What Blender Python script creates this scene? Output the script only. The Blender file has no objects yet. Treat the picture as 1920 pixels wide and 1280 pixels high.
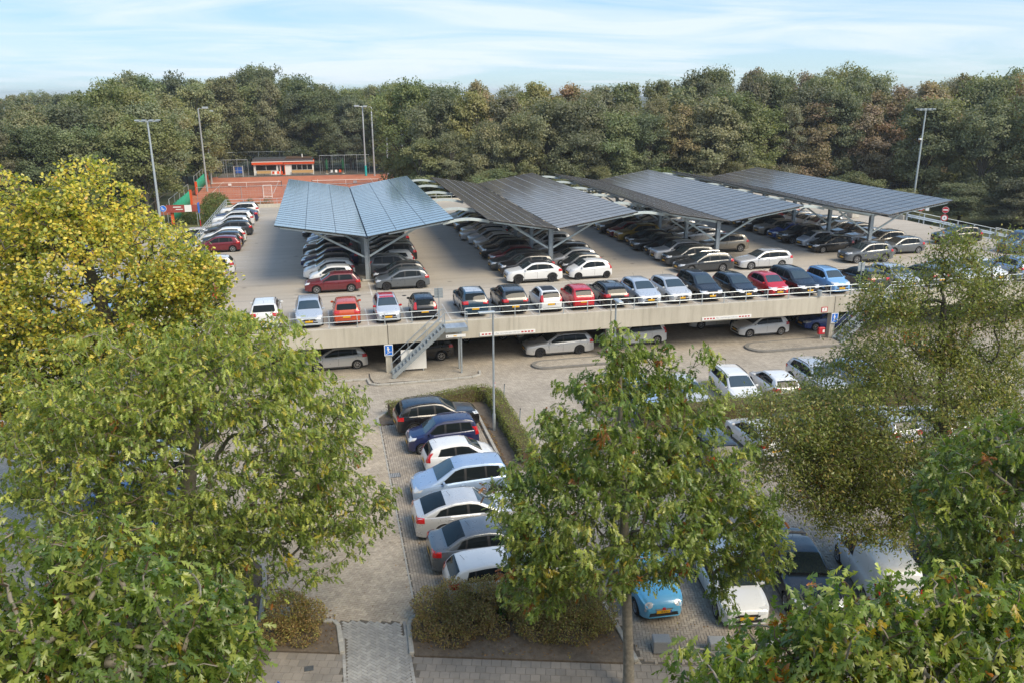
import bpy, bmesh, math, random
import numpy as np
from mathutils import Vector, Matrix, noise
from mathutils.bvhtree import BVHTree
R = math.radians
PI = math.pi
rnd = random.Random(7)
RG = np.random.default_rng(11)
SC = bpy.context.scene
COL = SC.collection

# ------------------------------------------------------------------ camera
YAW, PITCH, ROLL = R(12.968), R(17.06), -0.004
fw = Vector((math.sin(YAW)*math.cos(PITCH), math.cos(YAW)*math.cos(PITCH), -math.sin(PITCH)))
rt = Vector((math.cos(YAW), -math.sin(YAW), 0)); up = rt.cross(fw)
r2 = rt*math.cos(ROLL)+up*math.sin(ROLL); u2 = -rt*math.sin(ROLL)+up*math.cos(ROLL)
cd = bpy.data.cameras.new('camera'); cam = bpy.data.objects.new('camera', cd); COL.objects.link(cam)
M = Matrix((r2, u2, -fw)).transposed().to_4x4(); M.translation = Vector((0, 0, 17.1)); cam.matrix_world = M
cd.lens = 28.5; cd.sensor_width = 36; cd.clip_end = 6000; cd.clip_start = 0.2
SC.camera = cam

# ------------------------------------------------------------------ sky, sun, exposure
SUN_EL, SUN_AZ = R(46), R(141)          # azimuth clockwise from +Y: behind the camera, to its right
wd = bpy.data.worlds.new('World'); SC.world = wd; wd.use_nodes = True
N = wd.node_tree.nodes; LK = wd.node_tree.links
N.clear()
out = N.new('ShaderNodeOutputWorld'); bg = N.new('ShaderNodeBackground'); sky = N.new('ShaderNodeTexSky')
sky.sky_type = 'NISHITA'; sky.sun_disc = False; sky.sun_elevation = SUN_EL; sky.sun_rotation = SUN_AZ
sky.air_density = 1.0; sky.dust_density = 0.35; sky.ozone_density = 1.2
bg.inputs[1].default_value = 0.15
# clear sky brightness compressed: the same soft roll-off in every direction
vk = N.new('ShaderNodeVectorMath'); vk.operation = 'MULTIPLY_ADD'; vk.inputs[1].default_value = (0.47, 0.37, 0.29); vk.inputs[2].default_value = (1, 1, 1); LK.new(sky.outputs[0], vk.inputs[0])
vd = N.new('ShaderNodeVectorMath'); vd.operation = 'DIVIDE'; LK.new(sky.outputs[0], vd.inputs[0]); LK.new(vk.outputs[0], vd.inputs[1])
soft = N.new('ShaderNodeHueSaturation'); soft.inputs['Saturation'].default_value = 1.45; LK.new(vd.outputs[0], soft.inputs['Color'])
tc = N.new('ShaderNodeTexCoord'); sp = N.new('ShaderNodeSeparateXYZ'); LK.new(tc.outputs['Generated'], sp.inputs[0])
def vm(op, a, b=None):
    n = N.new('ShaderNodeMath'); n.operation = op
    for i, v in enumerate((a, b)):
        if v is None: continue
        if isinstance(v, (int, float)): n.inputs[i].default_value = v
        else: LK.new(v, n.inputs[i])
    return n.outputs[0]
zz = vm('ADD', vm('MAXIMUM', sp.outputs[2], 0.0), 0.07)
cb = N.new('ShaderNodeCombineXYZ'); LK.new(vm('DIVIDE', sp.outputs[0], zz), cb.inputs[0]); LK.new(vm('DIVIDE', sp.outputs[1], zz), cb.inputs[1])
mp = N.new('ShaderNodeMapping'); mp.inputs['Rotation'].default_value = (0, 0, R(20)); mp.inputs['Scale'].default_value = (0.5, 0.85, 1); LK.new(cb.outputs[0], mp.inputs[0])
n1 = N.new('ShaderNodeTexNoise'); n1.inputs['Scale'].default_value = 0.75; n1.inputs['Detail'].default_value = 10; n1.inputs['Roughness'].default_value = 0.58; n1.inputs['Distortion'].default_value = 1.1; LK.new(mp.outputs[0], n1.inputs['Vector'])
n2 = N.new('ShaderNodeTexNoise'); n2.inputs['Scale'].default_value = 0.16; n2.inputs['Detail'].default_value = 3; LK.new(cb.outputs[0], n2.inputs['Vector'])
cl = N.new('ShaderNodeMapRange'); cl.inputs[1].default_value = 0.86; cl.inputs[2].default_value = 1.14; LK.new(vm('ADD', n1.outputs[0], n2.outputs[0]), cl.inputs[0])
mx = N.new('ShaderNodeMixRGB'); LK.new(vm('MULTIPLY', cl.outputs[0], 0.62), mx.inputs[0]); LK.new(soft.outputs[0], mx.inputs[1]); mx.inputs[2].default_value = (2.2, 2.3, 2.5, 1)
LK.new(mx.outputs[0], bg.inputs[0]); LK.new(bg.outputs[0], out.inputs[0])
sl = bpy.data.lights.new('sun', 'SUN'); sl.energy = 1.4; sl.angle = R(34); sl.color = (1.0, 0.87, 0.67)
so = bpy.data.objects.new('sun', sl); COL.objects.link(so)
sd = Vector((math.sin(SUN_AZ)*math.cos(SUN_EL), math.cos(SUN_AZ)*math.cos(SUN_EL), math.sin(SUN_EL)))
so.rotation_euler = (-sd).to_track_quat('-Z', 'Y').to_euler(); so.location = sd*200
vs = SC.view_settings; vs.view_transform = 'Standard'; vs.look = 'None'; vs.gamma = 1; vs.use_curve_mapping = False; vs.exposure = 1.64
SC.render.engine = 'CYCLES'; SC.cycles.use_denoising = True
SC.cycles.max_bounces = 6; SC.cycles.diffuse_bounces = 3; SC.cycles.glossy_bounces = 3; SC.cycles.transmission_bounces = 4; SC.cycles.transparent_max_bounces = 6

# ------------------------------------------------------------------ materials
MATS = {}
class NT:
    def __init__(s, name):
        s.m = bpy.data.materials.new(name); s.m.use_nodes = True; s.t = s.m.node_tree; s.n = s.t.nodes; s.l = s.t.links
        s.b = s.n['Principled BSDF']; s.out = s.n['Material Output']; MATS[name] = s.m
    def new(s, k, **kw):
        n = s.n.new(k)
        for a, v in kw.items(): setattr(n, a, v)
        return n
    def link(s, a, b): s.l.new(a, b)
    def put(s, sock, v):
        if hasattr(v, 'is_linked') or hasattr(v, 'links'): s.l.new(v, sock)
        elif isinstance(v, (int, float)): sock.default_value = v
        else: sock.default_value = tuple(v)+((1,) if len(v) == 3 and len(sock.default_value) == 4 else ())
    def coord(s, kind='Object'):
        return s.new('ShaderNodeTexCoord').outputs[kind]
    def mapping(s, v, scale=(1, 1, 1), rot=(0, 0, 0), loc=(0, 0, 0)):
        n = s.new('ShaderNodeMapping'); s.l.new(v, n.inputs[0]); n.inputs['Scale'].default_value = scale; n.inputs['Rotation'].default_value = rot; n.inputs['Location'].default_value = loc
        return n.outputs[0]
    def noise(s, v, scale, detail=4, rough=0.55):
        n = s.new('ShaderNodeTexNoise'); s.l.new(v, n.inputs['Vector']); n.inputs['Scale'].default_value = scale; n.inputs['Detail'].default_value = detail; n.inputs['Roughness'].default_value = rough
        return n.outputs[0]
    def ramp(s, v, stops):
        n = s.new('ShaderNodeValToRGB'); s.l.new(v, n.inputs[0]); e = n.color_ramp.elements
        while len(e) < len(stops): e.new(0.5)
        for i, (p, c) in enumerate(stops):
            e[i].position = p; e[i].color = (c, c, c, 1) if isinstance(c, (int, float)) else tuple(c)+(1,)
        return n.outputs[0]
    def mix(s, f, a, b, mode='MIX'):
        n = s.new('ShaderNodeMixRGB'); n.blend_type = mode
        s.put(n.inputs[0], f); s.put(n.inputs[1], a); s.put(n.inputs[2], b)
        return n.outputs[0]
    def math(s, op, a, b=0.0):
        n = s.new('ShaderNodeMath'); n.operation = op; s.put(n.inputs[0], a); s.put(n.inputs[1], b); return n.outputs[0]
    def bump(s, h, strength=0.3, dist=0.02):
        n = s.new('ShaderNodeBump'); n.inputs['Strength'].default_value = strength; n.inputs['Distance'].default_value = dist; s.l.new(h, n.inputs['Height']); s.l.new(n.outputs[0], s.b.inputs['Normal'])
    def set(s, **kw):
        for k, v in kw.items():
            s.put(s.b.inputs[{'col': 'Base Color', 'rough': 'Roughness', 'metal': 'Metallic', 'spec': 'Specular IOR Level', 'coat': 'Coat Weight', 'coatr': 'Coat Roughness', 'ior': 'IOR'}[k]], v)
        return s

def simple(name, col, rough=0.6, metal=0.0, var=0.0, scale=3.0, **kw):
    t = NT(name); t.set(rough=rough, metal=metal, **kw)
    if var:
        n = t.noise(t.coord(), scale, 5, 0.65)
        t.set(col=t.mix(t.ramp(n, [(0.3, 0.0), (0.7, 1.0)]), tuple(c*(1-var) for c in col), tuple(min(1, c*(1+var*0.6)) for c in col)))
    else: t.set(col=col)
    return t.m

simple('galv', (0.42, 0.47, 0.50), 0.45, 0.55, 0.18, 6)
simple('rail', (0.50, 0.55, 0.57), 0.4, 0.4, 0.12, 5)
simple('beam_white', (0.60, 0.68, 0.68), 0.45, 0.15, 0.1, 2)
simple('steel_dark', (0.10, 0.11, 0.12), 0.5, 0.3, 0.2, 4)
simple('white_paint', (0.78, 0.78, 0.76), 0.5, 0, 0.06, 4)
simple('board_white', (0.80, 0.80, 0.78), 0.35)
simple('line_white', (0.60, 0.58, 0.54), 0.8, 0, 0.35, 7)
simple('red_sign', (0.48, 0.02, 0.03), 0.4)
simple('banner_red', (0.32, 0.06, 0.045), 0.7, 0, 0.2, 2)
simple('blue_sign', (0.01, 0.15, 0.62), 0.35)
simple('black_print', (0.03, 0.03, 0.04), 0.5)
simple('grey_print', (0.30, 0.33, 0.38), 0.5)
simple('orange', (0.72, 0.10, 0.02), 0.5, 0, 0.1)
simple('green_net', (0.03, 0.36, 0.20), 0.8, 0, 0.25, 2)
simple('teal', (0.02, 0.42, 0.42), 0.5)
simple('wood', (0.50, 0.33, 0.14), 0.6, 0, 0.2, 6)
simple('dark_wood', (0.10, 0.06, 0.035), 0.7, 0, 0.2, 6)
simple('parasol', (0.015, 0.11, 0.05), 0.8, 0, 0.2, 6)
simple('container_blue', (0.02, 0.10, 0.45), 0.5)
simple('bark', (0.10, 0.088, 0.07), 0.9, 0, 0.45, 9)
simple('bark_grey', (0.26, 0.235, 0.19), 0.9, 0, 0.4, 7)
simple('twig', (0.11, 0.075, 0.045), 0.9)
simple('granite', (0.34, 0.34, 0.33), 0.7, 0, 0.3, 60)
simple('kerb_dark', (0.20, 0.19, 0.17), 0.85, 0, 0.25, 5)
simple('kerb', (0.40, 0.385, 0.345), 0.85, 0, 0.25, 5)
simple('iron', (0.04, 0.04, 0.042), 0.6, 0.4)
simple('steel_ramp', (0.40, 0.47, 0.55), 0.42, 0.2, 0.18, 1.2)
simple('net_black', (0.02, 0.02, 0.02), 0.8)
# car materials
simple('tyre', (0.018, 0.018, 0.019), 0.75)
simple('plastic', (0.022, 0.022, 0.024), 0.55)
simple('under', (0.008, 0.008, 0.008), 0.9)
simple('rim_silver', (0.55, 0.56, 0.58), 0.28, 0.8)
simple('rim_dark', (0.05, 0.05, 0.055), 0.3, 0.6)
simple('chrome', (0.75, 0.75, 0.76), 0.12, 1.0)
t = NT('plate'); t.set(col=(0.80, 0.44, 0.02), rough=0.45)
simple('plate_blue', (0.02, 0.06, 0.40), 0.5)
t = NT('glass'); t.set(col=(0.012, 0.016, 0.018), rough=0.04, spec=0.28, ior=1.45)
t = NT('glass_screen'); t.set(col=(0.035, 0.05, 0.055), rough=0.05, spec=0.9, ior=1.7)
t = NT('head_lamp'); t.set(col=(0.72, 0.74, 0.76), rough=0.2, metal=0.2, coat=1.0)
t = NT('tail_lamp'); t.set(col=(0.50, 0.012, 0.015), rough=0.15, coat=1.0)
PAINT = dict(black=(0.010, 0.010, 0.012), white=(0.74, 0.75, 0.75), silver=(0.60, 0.61, 0.62), grey=(0.13, 0.145, 0.16), darkgrey=(0.045, 0.05, 0.055),
    red=(0.50, 0.014, 0.02), darkred=(0.17, 0.010, 0.018), maroon=(0.13, 0.012, 0.018), orangered=(0.52, 0.075, 0.02), navy=(0.012, 0.018, 0.075), blue=(0.02, 0.07, 0.30),
    lightblue=(0.20, 0.40, 0.70), iceblue=(0.36, 0.48, 0.66), fiatblue=(0.12, 0.44, 0.72), gold=(0.28, 0.19, 0.03), orange=(0.75, 0.18, 0.02), vanblue=(0.08, 0.15, 0.22), petrol=(0.012, 0.04, 0.07), paleblue=(0.55, 0.60, 0.66), beige=(0.32, 0.29, 0.24))
for k, c in PAINT.items():
    t = NT('paint_'+k); t.set(col=c, rough=0.32, metal=0.35 if k in ('silver', 'grey', 'darkgrey', 'gold', 'vanblue', 'beige', 'iceblue', 'darkred', 'paleblue') else 0.0, coat=1.0, coatr=0.04)
    g = t.noise(t.coord(), 3.0, 6, 0.7)
    t.set(rough=t.ramp(g, [(0.35, 0.25), (0.75, 0.45)]))

# concrete deck
t = NT('deck'); v = t.coord()
a = t.noise(t.mapping(v, (0.05, 0.7, 1)), 1.6, 8, 0.68); b = t.noise(t.mapping(v, (0.02, 0.09, 1)), 1.0, 3); c = t.noise(v, 9, 5, 0.7); sp2 = t.noise(v, 1.3, 6, 0.7)
col = t.ramp(a, [(0.30, (0.29, 0.25, 0.20)), (0.5, (0.43, 0.38, 0.31)), (0.72, (0.50, 0.45, 0.375))])
col = t.mix(0.55, col, t.ramp(b, [(0.35, (0.33, 0.30, 0.25)), (0.65, (0.48, 0.435, 0.375))]))
col = t.mix(t.ramp(sp2, [(0.58, 0.0), (0.75, 0.4)]), col, (0.22, 0.20, 0.17))
st = t.noise(t.mapping(v, (0.8, 2.6, 1)), 0.8, 9, 0.75); col = t.mix(t.ramp(st, [(0.60, 0.0), (0.70, 0.35)]), col, (0.17, 0.15, 0.125))
vo = t.new('ShaderNodeTexVoronoi'); t.link(v, vo.inputs['Vector']); vo.inputs['Scale'].default_value = 0.42; col = t.mix(t.ramp(vo.outputs['Distance'], [(0.05, 0.55), (0.11, 0.0)]), col, (0.10, 0.09, 0.08))
col = t.mix(0.18, col, c, 'OVERLAY'); t.set(col=col, rough=0.85); t.bump(c, 0.15, 0.01)
t = NT('concrete'); v = t.coord()
a = t.noise(t.mapping(v, (1.2, 1.2, 0.12)), 2.2, 7, 0.7); b = t.noise(v, 0.35, 4); c = t.noise(v, 14, 4)
col = t.ramp(a, [(0.28, (0.34, 0.31, 0.25)), (0.5, (0.50, 0.465, 0.39)), (0.75, (0.59, 0.56, 0.48))])
col = t.mix(0.4, col, t.ramp(b, [(0.35, (0.41, 0.375, 0.305)), (0.65, (0.60, 0.56, 0.47))])); rs = t.noise(t.mapping(v, (3.0, 3.0, 0.10)), 1.0, 6, 0.7); col = t.mix(t.ramp(rs, [(0.55, 0.0), (0.72, 0.45)]), col, (0.22, 0.20, 0.155)); t.set(col=col, rough=0.85); t.bump(c, 0.12, 0.01)
simple('concrete_light', (0.52, 0.50, 0.45), 0.85, 0, 0.2, 2)

# brick paving that is too small to build
def paving(name, c1, c2, mortar, bw, bh, rot=0.0, weave=0.6):
    t = NT(name); v = t.coord()
    br = t.new('ShaderNodeTexBrick'); t.link(t.mapping(v, rot=(0, 0, rot)), br.inputs['Vector'])
    br.inputs['Scale'].default_value = 1; br.inputs['Brick Width'].default_value = bw; br.inputs['Row Height'].default_value = bh; br.inputs['Mortar Size'].default_value = 0.008; br.inputs['Mortar Smooth'].default_value = 0.4
    br.inputs['Color1'].default_value = c1+(1,); br.inputs['Color2'].default_value = c2+(1,); br.inputs['Mortar'].default_value = mortar+(1,); br.inputs['Bias'].default_value = 0.0
    n = t.noise(v, 0.22, 6, 0.65); n2 = t.noise(v, 2.5, 5, 0.65)
    col = t.mix(0.6, br.outputs[0], t.ramp(n, [(0.3, 0.32), (0.7, 0.68)]), 'OVERLAY')
    col = t.mix(0.35, col, t.ramp(n2, [(0.3, 0.3), (0.7, 0.7)]), 'OVERLAY')
    t.set(col=col, rough=0.9); t.bump(br.outputs['Fac'], -0.4, 0.01)
    return t.m
paving('road_brick', (0.43, 0.38, 0.31), (0.34, 0.30, 0.245), (0.21, 0.185, 0.15), 0.21, 0.105, R(45))
paving('island_brick', (0.43, 0.385, 0.31), (0.34, 0.30, 0.245), (0.15, 0.13, 0.11), 0.21, 0.105)
paving('tile_sheet', (0.20, 0.185, 0.17), (0.17, 0.16, 0.15), (0.07, 0.06, 0.05), 0.3, 0.3, R(-16.5))
def piece(name, c1, c2, dirt):           # one colour for each loose paver
    t = NT(name); g = t.new('ShaderNodeNewGeometry'); oi = t.new('ShaderNodeObjectInfo'); v = t.coord()
    r = t.math('FRACT', t.math('ADD', g.outputs['Random Per Island'], oi.outputs['Random']))
    col = t.mix(r, c1, c2)
    pos = g.outputs['Position']
    col = t.mix(0.55, col, t.ramp(t.noise(pos, 0.5, 6, 0.65), [(0.3, 0.3), (0.7, 0.7)]), 'OVERLAY')
    col = t.mix(t.ramp(t.noise(pos, 2.2, 6, 0.7), [(0.52, 0.0), (0.75, 0.55)]), col, dirt)
    n = t.noise(pos, 40, 4, 0.6); t.set(col=col, rough=0.9); t.bump(n, 0.25, 0.01)
piece('clinker', (0.47, 0.405, 0.315), (0.36, 0.305, 0.24), (0.26, 0.225, 0.175))
piece('clinker_bay', (0.40, 0.345, 0.275), (0.29, 0.25, 0.205), (0.19, 0.165, 0.13))
piece('paver_grey', (0.38, 0.37, 0.345), (0.28, 0.275, 0.26), (0.20, 0.19, 0.17))
piece('tile', (0.27, 0.24, 0.205), (0.215, 0.195, 0.17), (0.17, 0.155, 0.13))
simple('joint_sand', (0.13, 0.115, 0.095), 0.95, 0, 0.3, 9)
t = NT('soil'); v = t.coord(); a = t.noise(v, 5, 8, 0.75); b = t.noise(v, 45, 3)
col = t.ramp(a, [(0.3, (0.085, 0.066, 0.047)), (0.6, (0.165, 0.132, 0.098)), (0.8, (0.22, 0.185, 0.14))]); t.set(col=t.mix(t.ramp(b, [(0.66, 0.0), (0.72, 0.8)]), col, (0.22, 0.13, 0.05)), rough=0.95); t.bump(a, 0.8, 0.05)
t = NT('field'); v = t.coord(); a = t.noise(v, 0.05, 6, 0.65); b = t.noise(v, 3, 6, 0.7)
col = t.ramp(a, [(0.3, (0.035, 0.045, 0.014)), (0.7, (0.08, 0.085, 0.03))]); t.set(col=t.mix(0.5, col, t.ramp(b, [(0.3, 0.3), (0.7, 0.7)]), 'OVERLAY'), rough=0.95)
t = NT('grass'); v = t.coord(); a = t.noise(v, 0.6, 6, 0.7)
t.set(col=t.ramp(a, [(0.3, (0.10, 0.085, 0.035)), (0.6, (0.13, 0.14, 0.045)), (0.8, (0.10, 0.13, 0.035))]), rough=0.95)
t = NT('clay'); v = t.coord(); a = t.noise(t.mapping(v, (1, 0.3, 1)), 0.5, 6, 0.65)
t.set(col=t.ramp(a, [(0.3, (0.40, 0.125, 0.065)), (0.7, (0.50, 0.185, 0.10))]), rough=0.95)
# solar glass
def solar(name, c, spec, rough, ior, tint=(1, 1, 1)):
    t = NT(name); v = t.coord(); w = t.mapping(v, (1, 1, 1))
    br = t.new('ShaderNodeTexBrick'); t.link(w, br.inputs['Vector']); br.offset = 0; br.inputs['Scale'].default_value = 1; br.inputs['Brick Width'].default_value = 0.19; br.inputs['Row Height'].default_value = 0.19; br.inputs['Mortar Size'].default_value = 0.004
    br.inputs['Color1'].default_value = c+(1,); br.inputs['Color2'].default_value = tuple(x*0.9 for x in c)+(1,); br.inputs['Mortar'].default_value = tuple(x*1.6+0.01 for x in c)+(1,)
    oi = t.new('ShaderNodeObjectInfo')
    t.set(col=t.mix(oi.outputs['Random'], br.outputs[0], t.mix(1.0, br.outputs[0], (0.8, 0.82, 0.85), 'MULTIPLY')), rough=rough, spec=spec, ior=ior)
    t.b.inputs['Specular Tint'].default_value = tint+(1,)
solar('solar_blue', (0.20, 0.30, 0.37), 1.0, 0.09, 2.8)  # base colour lightened to stand in for bright sky reflected in the glass
solar('solar_black', (0.125, 0.115, 0.112), 1.0, 0.13, 2.4, (1.0, 0.88, 0.78))  # grey lift in the base likewise stands in for reflected sky
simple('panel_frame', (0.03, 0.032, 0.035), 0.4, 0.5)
simple('panel_seam', (0.45, 0.48, 0.5), 0.5)

# leaves: colour comes with each leaf
def leafmat(name, trans=0.3, rough=0.5, objvar=0.0):
    t = NT(name); at = t.new('ShaderNodeVertexColor'); at.layer_name = 'tint'; col = at.outputs[0]
    if objvar:
        oi = t.new('ShaderNodeObjectInfo'); hs = t.new('ShaderNodeHueSaturation'); t.link(col, hs.inputs['Color'])
        t.link(t.math('ADD', t.math('MULTIPLY', oi.outputs['Random'], 0.05), 0.48), hs.inputs['Hue'])
        t.link(t.math('ADD', t.math('MULTIPLY', t.math('FRACT', t.math('MULTIPLY', oi.outputs['Random'], 7.31)), 0.5), 0.8), hs.inputs['Value'])
        t.link(t.math('ADD', t.math('MULTIPLY', t.math('FRACT', t.math('MULTIPLY', oi.outputs['Random'], 3.77)), 0.35), 0.55), hs.inputs['Saturation'])
        col = hs.outputs[0]
    t.set(col=col, rough=rough, spec=0.5)
    tr = t.new('ShaderNodeBsdfTranslucent'); t.link(t.mix(1.0, col, (1.5, 1.6, 0.6), 'MULTIPLY'), tr.inputs[0])
    ms = t.new('ShaderNodeMixShader'); ms.inputs[0].default_value = trans
    t.link(t.b.outputs[0], ms.inputs[1]); t.link(tr.outputs[0], ms.inputs[2]); t.link(ms.outputs[0], t.out.inputs[0])
leafmat('leaf', 0.38, 0.30); leafmat('leaf_far', 0.30, 0.6, 1.0); leafmat('leaf_hedge', 0.25, 0.6)

# ------------------------------------------------------------------ helpers
def tag(o, label=None, cat=None, group=None, kind=None):
    if label: o['label'] = label
    if cat: o['category'] = cat
    if group: o['group'] = group
    if kind: o['kind'] = kind
    return o
def link(name, data, mat=None, parent=None, loc=(0, 0, 0), rz=0.0, mw=None):
    o = bpy.data.objects.new(name, data); COL.objects.link(o)
    o.location = loc; o.rotation_euler = (0, 0, rz)
    if mw is not None: o.matrix_basis = mw
    if parent: o.parent = parent
    if mat and data is not None:
        if not data.materials: data.materials.append(MATS[mat])
        elif data.materials[0] is not MATS[mat]:
            o.material_slots[0].link = 'OBJECT'; o.material_slots[0].material = MATS[mat]
    return o
def thing(name, label, cat, loc=(0, 0, 0), rz=0.0, group=None):
    return tag(link(name, None, loc=loc, rz=rz), label, cat, group)
def mesh_np(name, V, F, tint=None, smooth=False):
    V = np.asarray(V, dtype=np.float32); F = np.asarray(F, dtype=np.int32); k = F.shape[1]
    m = bpy.data.meshes.new(name); m.vertices.add(len(V)); m.vertices.foreach_set('co', V.ravel())
    m.loops.add(F.size); m.loops.foreach_set('vertex_index', F.ravel())
    m.polygons.add(len(F)); m.polygons.foreach_set('loop_start', np.arange(0, F.size, k, dtype=np.int32)); m.polygons.foreach_set('loop_total', np.full(len(F), k, dtype=np.int32))
    m.polygons.foreach_set('use_smooth', np.full(len(F), smooth, dtype=bool))
    m.update(calc_edges=True)
    if tint is not None:
        ca = m.color_attributes.new('tint', 'FLOAT_COLOR', 'POINT')
        c = np.ones((len(V), 4), dtype=np.float32); c[:, :3] = tint; ca.data.foreach_set('color', c.ravel())
    return m
class MB:
    def __init__(s): s.v = []; s.f = []
    def add(s, vs, fs):
        n = len(s.v); s.v += [tuple(p) for p in vs]; s.f += [tuple(i+n for i in f) for f in fs]; return s
    def box(s, x0, x1, y0, y1, z0, z1):
        return s.add([(x0, y0, z0), (x1, y0, z0), (x1, y1, z0), (x0, y1, z0), (x0, y0, z1), (x1, y0, z1), (x1, y1, z1), (x0, y1, z1)],
                     [(3, 2, 1, 0), (4, 5, 6, 7), (0, 1, 5, 4), (1, 2, 6, 5), (2, 3, 7, 6), (3, 0, 4, 7)])
    def cbox(s, c, d, rz=0.0):
        m = MB().box(-d[0]/2, d[0]/2, -d[1]/2, d[1]/2, -d[2]/2, d[2]/2); cs, sn = math.cos(rz), math.sin(rz)
        return s.add([(c[0]+x*cs-y*sn, c[1]+x*sn+y*cs, c[2]+z) for x, y, z in m.v], m.f)
    def bar(s, p, q, w, h, upv=(0, 0, 1)):              # rectangular bar
        p, q = Vector(p), Vector(q); d = (q-p).normalized(); u = Vector(upv)
        if abs(d.dot(u)) > 0.99: u = Vector((1, 0, 0))
        a = d.cross(u).normalized(); b = a.cross(d)
        vs = [e+a*(sx*w/2)+b*(sz*h/2) for e in (p, q) for sx, sz in ((-1, -1), (1, -1), (1, 1), (-1, 1))]
        return s.add(vs, [(3, 2, 1, 0), (4, 5, 6, 7), (0, 1, 5, 4), (1, 2, 6, 5), (2, 3, 7, 6), (3, 0, 4, 7)])
    def tube(s, pts, rad, n=8, caps=True):
        pts = [Vector(p) for p in pts]; rad = rad if isinstance(rad, (list, tuple)) else [rad]*len(pts)
        base = len(s.v); prev = None
        for i, p in enumerate(pts):
            d = (pts[min(i+1, len(pts)-1)]-pts[max(i-1, 0)]).normalized()
            ref = Vector((0, 0, 1)) if abs(d.z) < 0.9 else Vector((1, 0, 0))
            a = d.cross(ref).normalized() if prev is None else (prev-d*prev.dot(d)).normalized(); prev = a; b = d.cross(a)
            s.v += [tuple(p+(a*math.cos(2*PI*k/n)+b*math.sin(2*PI*k/n))*rad[i]) for k in range(n)]
        for i in range(len(pts)-1):
            for k in range(n):
                s.f.append((base+i*n+k, base+i*n+(k+1) % n, base+(i+1)*n+(k+1) % n, base+(i+1)*n+k))
        if caps:
            s.f.append(tuple(base+k for k in reversed(range(n)))); s.f.append(tuple(base+(len(pts)-1)*n+k for k in range(n)))
        return s
    def lathe(s, prof, n=20, axis='z'):                   # prof: (radius, height)
        base = len(s.v)
        for r, h in prof:
            for k in range(n):
                a = 2*PI*k/n; c, sn = r*math.cos(a), r*math.sin(a)
                s.v.append((c, sn, h) if axis == 'z' else (c, h, sn))
        for i in range(len(prof)-1):
            for k in range(n):
                f = (base+i*n+k, base+i*n+(k+1) % n, base+(i+1)*n+(k+1) % n, base+(i+1)*n+k)
                s.f.append(f if axis == 'z' else f[::-1])
        return s
    def prism(s, poly, z0, z1):
        n = len(poly)
        return s.add([(x, y, z0) for x, y in poly]+[(x, y, z1) for x, y in poly], [tuple(reversed(range(n))), tuple(range(n, 2*n))]+[(i, (i+1) % n, n+(i+1) % n, n+i) for i in range(n)])
    def sheet(s, poly, z): return s.add([(x, y, z) for x, y in poly], [tuple(range(len(poly)))])
    def mesh(s, name='mesh', smooth=None):
        m = bpy.data.meshes.new(name); m.from_pydata([tuple(v) for v in s.v], [], s.f); m.update()
        if smooth is not None:
            m.polygons.foreach_set('use_smooth', [True]*len(m.polygons)); m.set_sharp_from_angle(angle=R(smooth))
        return m
    def obj(s, name, mat, parent=None, loc=(0, 0, 0), rz=0.0, smooth=None):
        return link(name, s.mesh(name, smooth), mat, parent, loc, rz)
def bevel(mb, w=0.02, seg=2):
    bm = bmesh.new(); m = mb.mesh('tmp'); bm.from_mesh(m); bpy.data.meshes.remove(m)
    bmesh.ops.bevel(bm, geom=bm.edges[:], offset=w, segments=seg, affect='EDGES', clamp_overlap=True)
    o = MB(); bm.verts.index_update(); o.v = [tuple(v.co) for v in bm.verts]; o.f = [tuple(v.index for v in f.verts) for f in bm.faces]; bm.free(); return o
def struct(o): o['kind'] = 'structure'; return o
TXT = {}
def text_mesh(s, size):
    cu = bpy.data.curves.new('txt', 'FONT'); cu.body = s; cu.size = size; cu.align_x = 'CENTER'; cu.align_y = 'CENTER'; cu.resolution_u = 2
    o = bpy.data.objects.new('txt', cu); COL.objects.link(o); dg = bpy.context.evaluated_depsgraph_get(); dg.update()
    m = bpy.data.meshes.new_from_object(o.evaluated_get(dg)); bpy.data.objects.remove(o); bpy.data.curves.remove(cu); m.materials.clear()
    return m
def ordinal(i):
    a = 'first second third fourth fifth sixth seventh eighth ninth tenth eleventh twelfth thirteenth fourteenth fifteenth sixteenth seventeenth eighteenth nineteenth twentieth'.split()
    return a[i] if i < 20 else 'twenty-'+a[i-20] if i < 29 else 'thirtieth' if i == 29 else 'thirty-'+a[i-30]

# ------------------------------------------------------------------ the setting
struct(MB().sheet([(-1800, -300), (1800, -300), (1800, 3500), (-1800, 3500)], -0.03).obj('ground', 'field'))
struct(MB().sheet([(-34, 16), (75, 16), (75, 50), (75, 120), (-12.2, 120), (-12.2, 127), (-60, 104), (-60, 16)], 0.0).obj('road', 'road_brick'))
struct(MB().sheet([(-60, 118), (-21, 108.6), (-12.2, 120.5), (60, 124), (60, 132), (-60, 140)], 0.012).obj('grass_verge', 'grass'))

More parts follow.
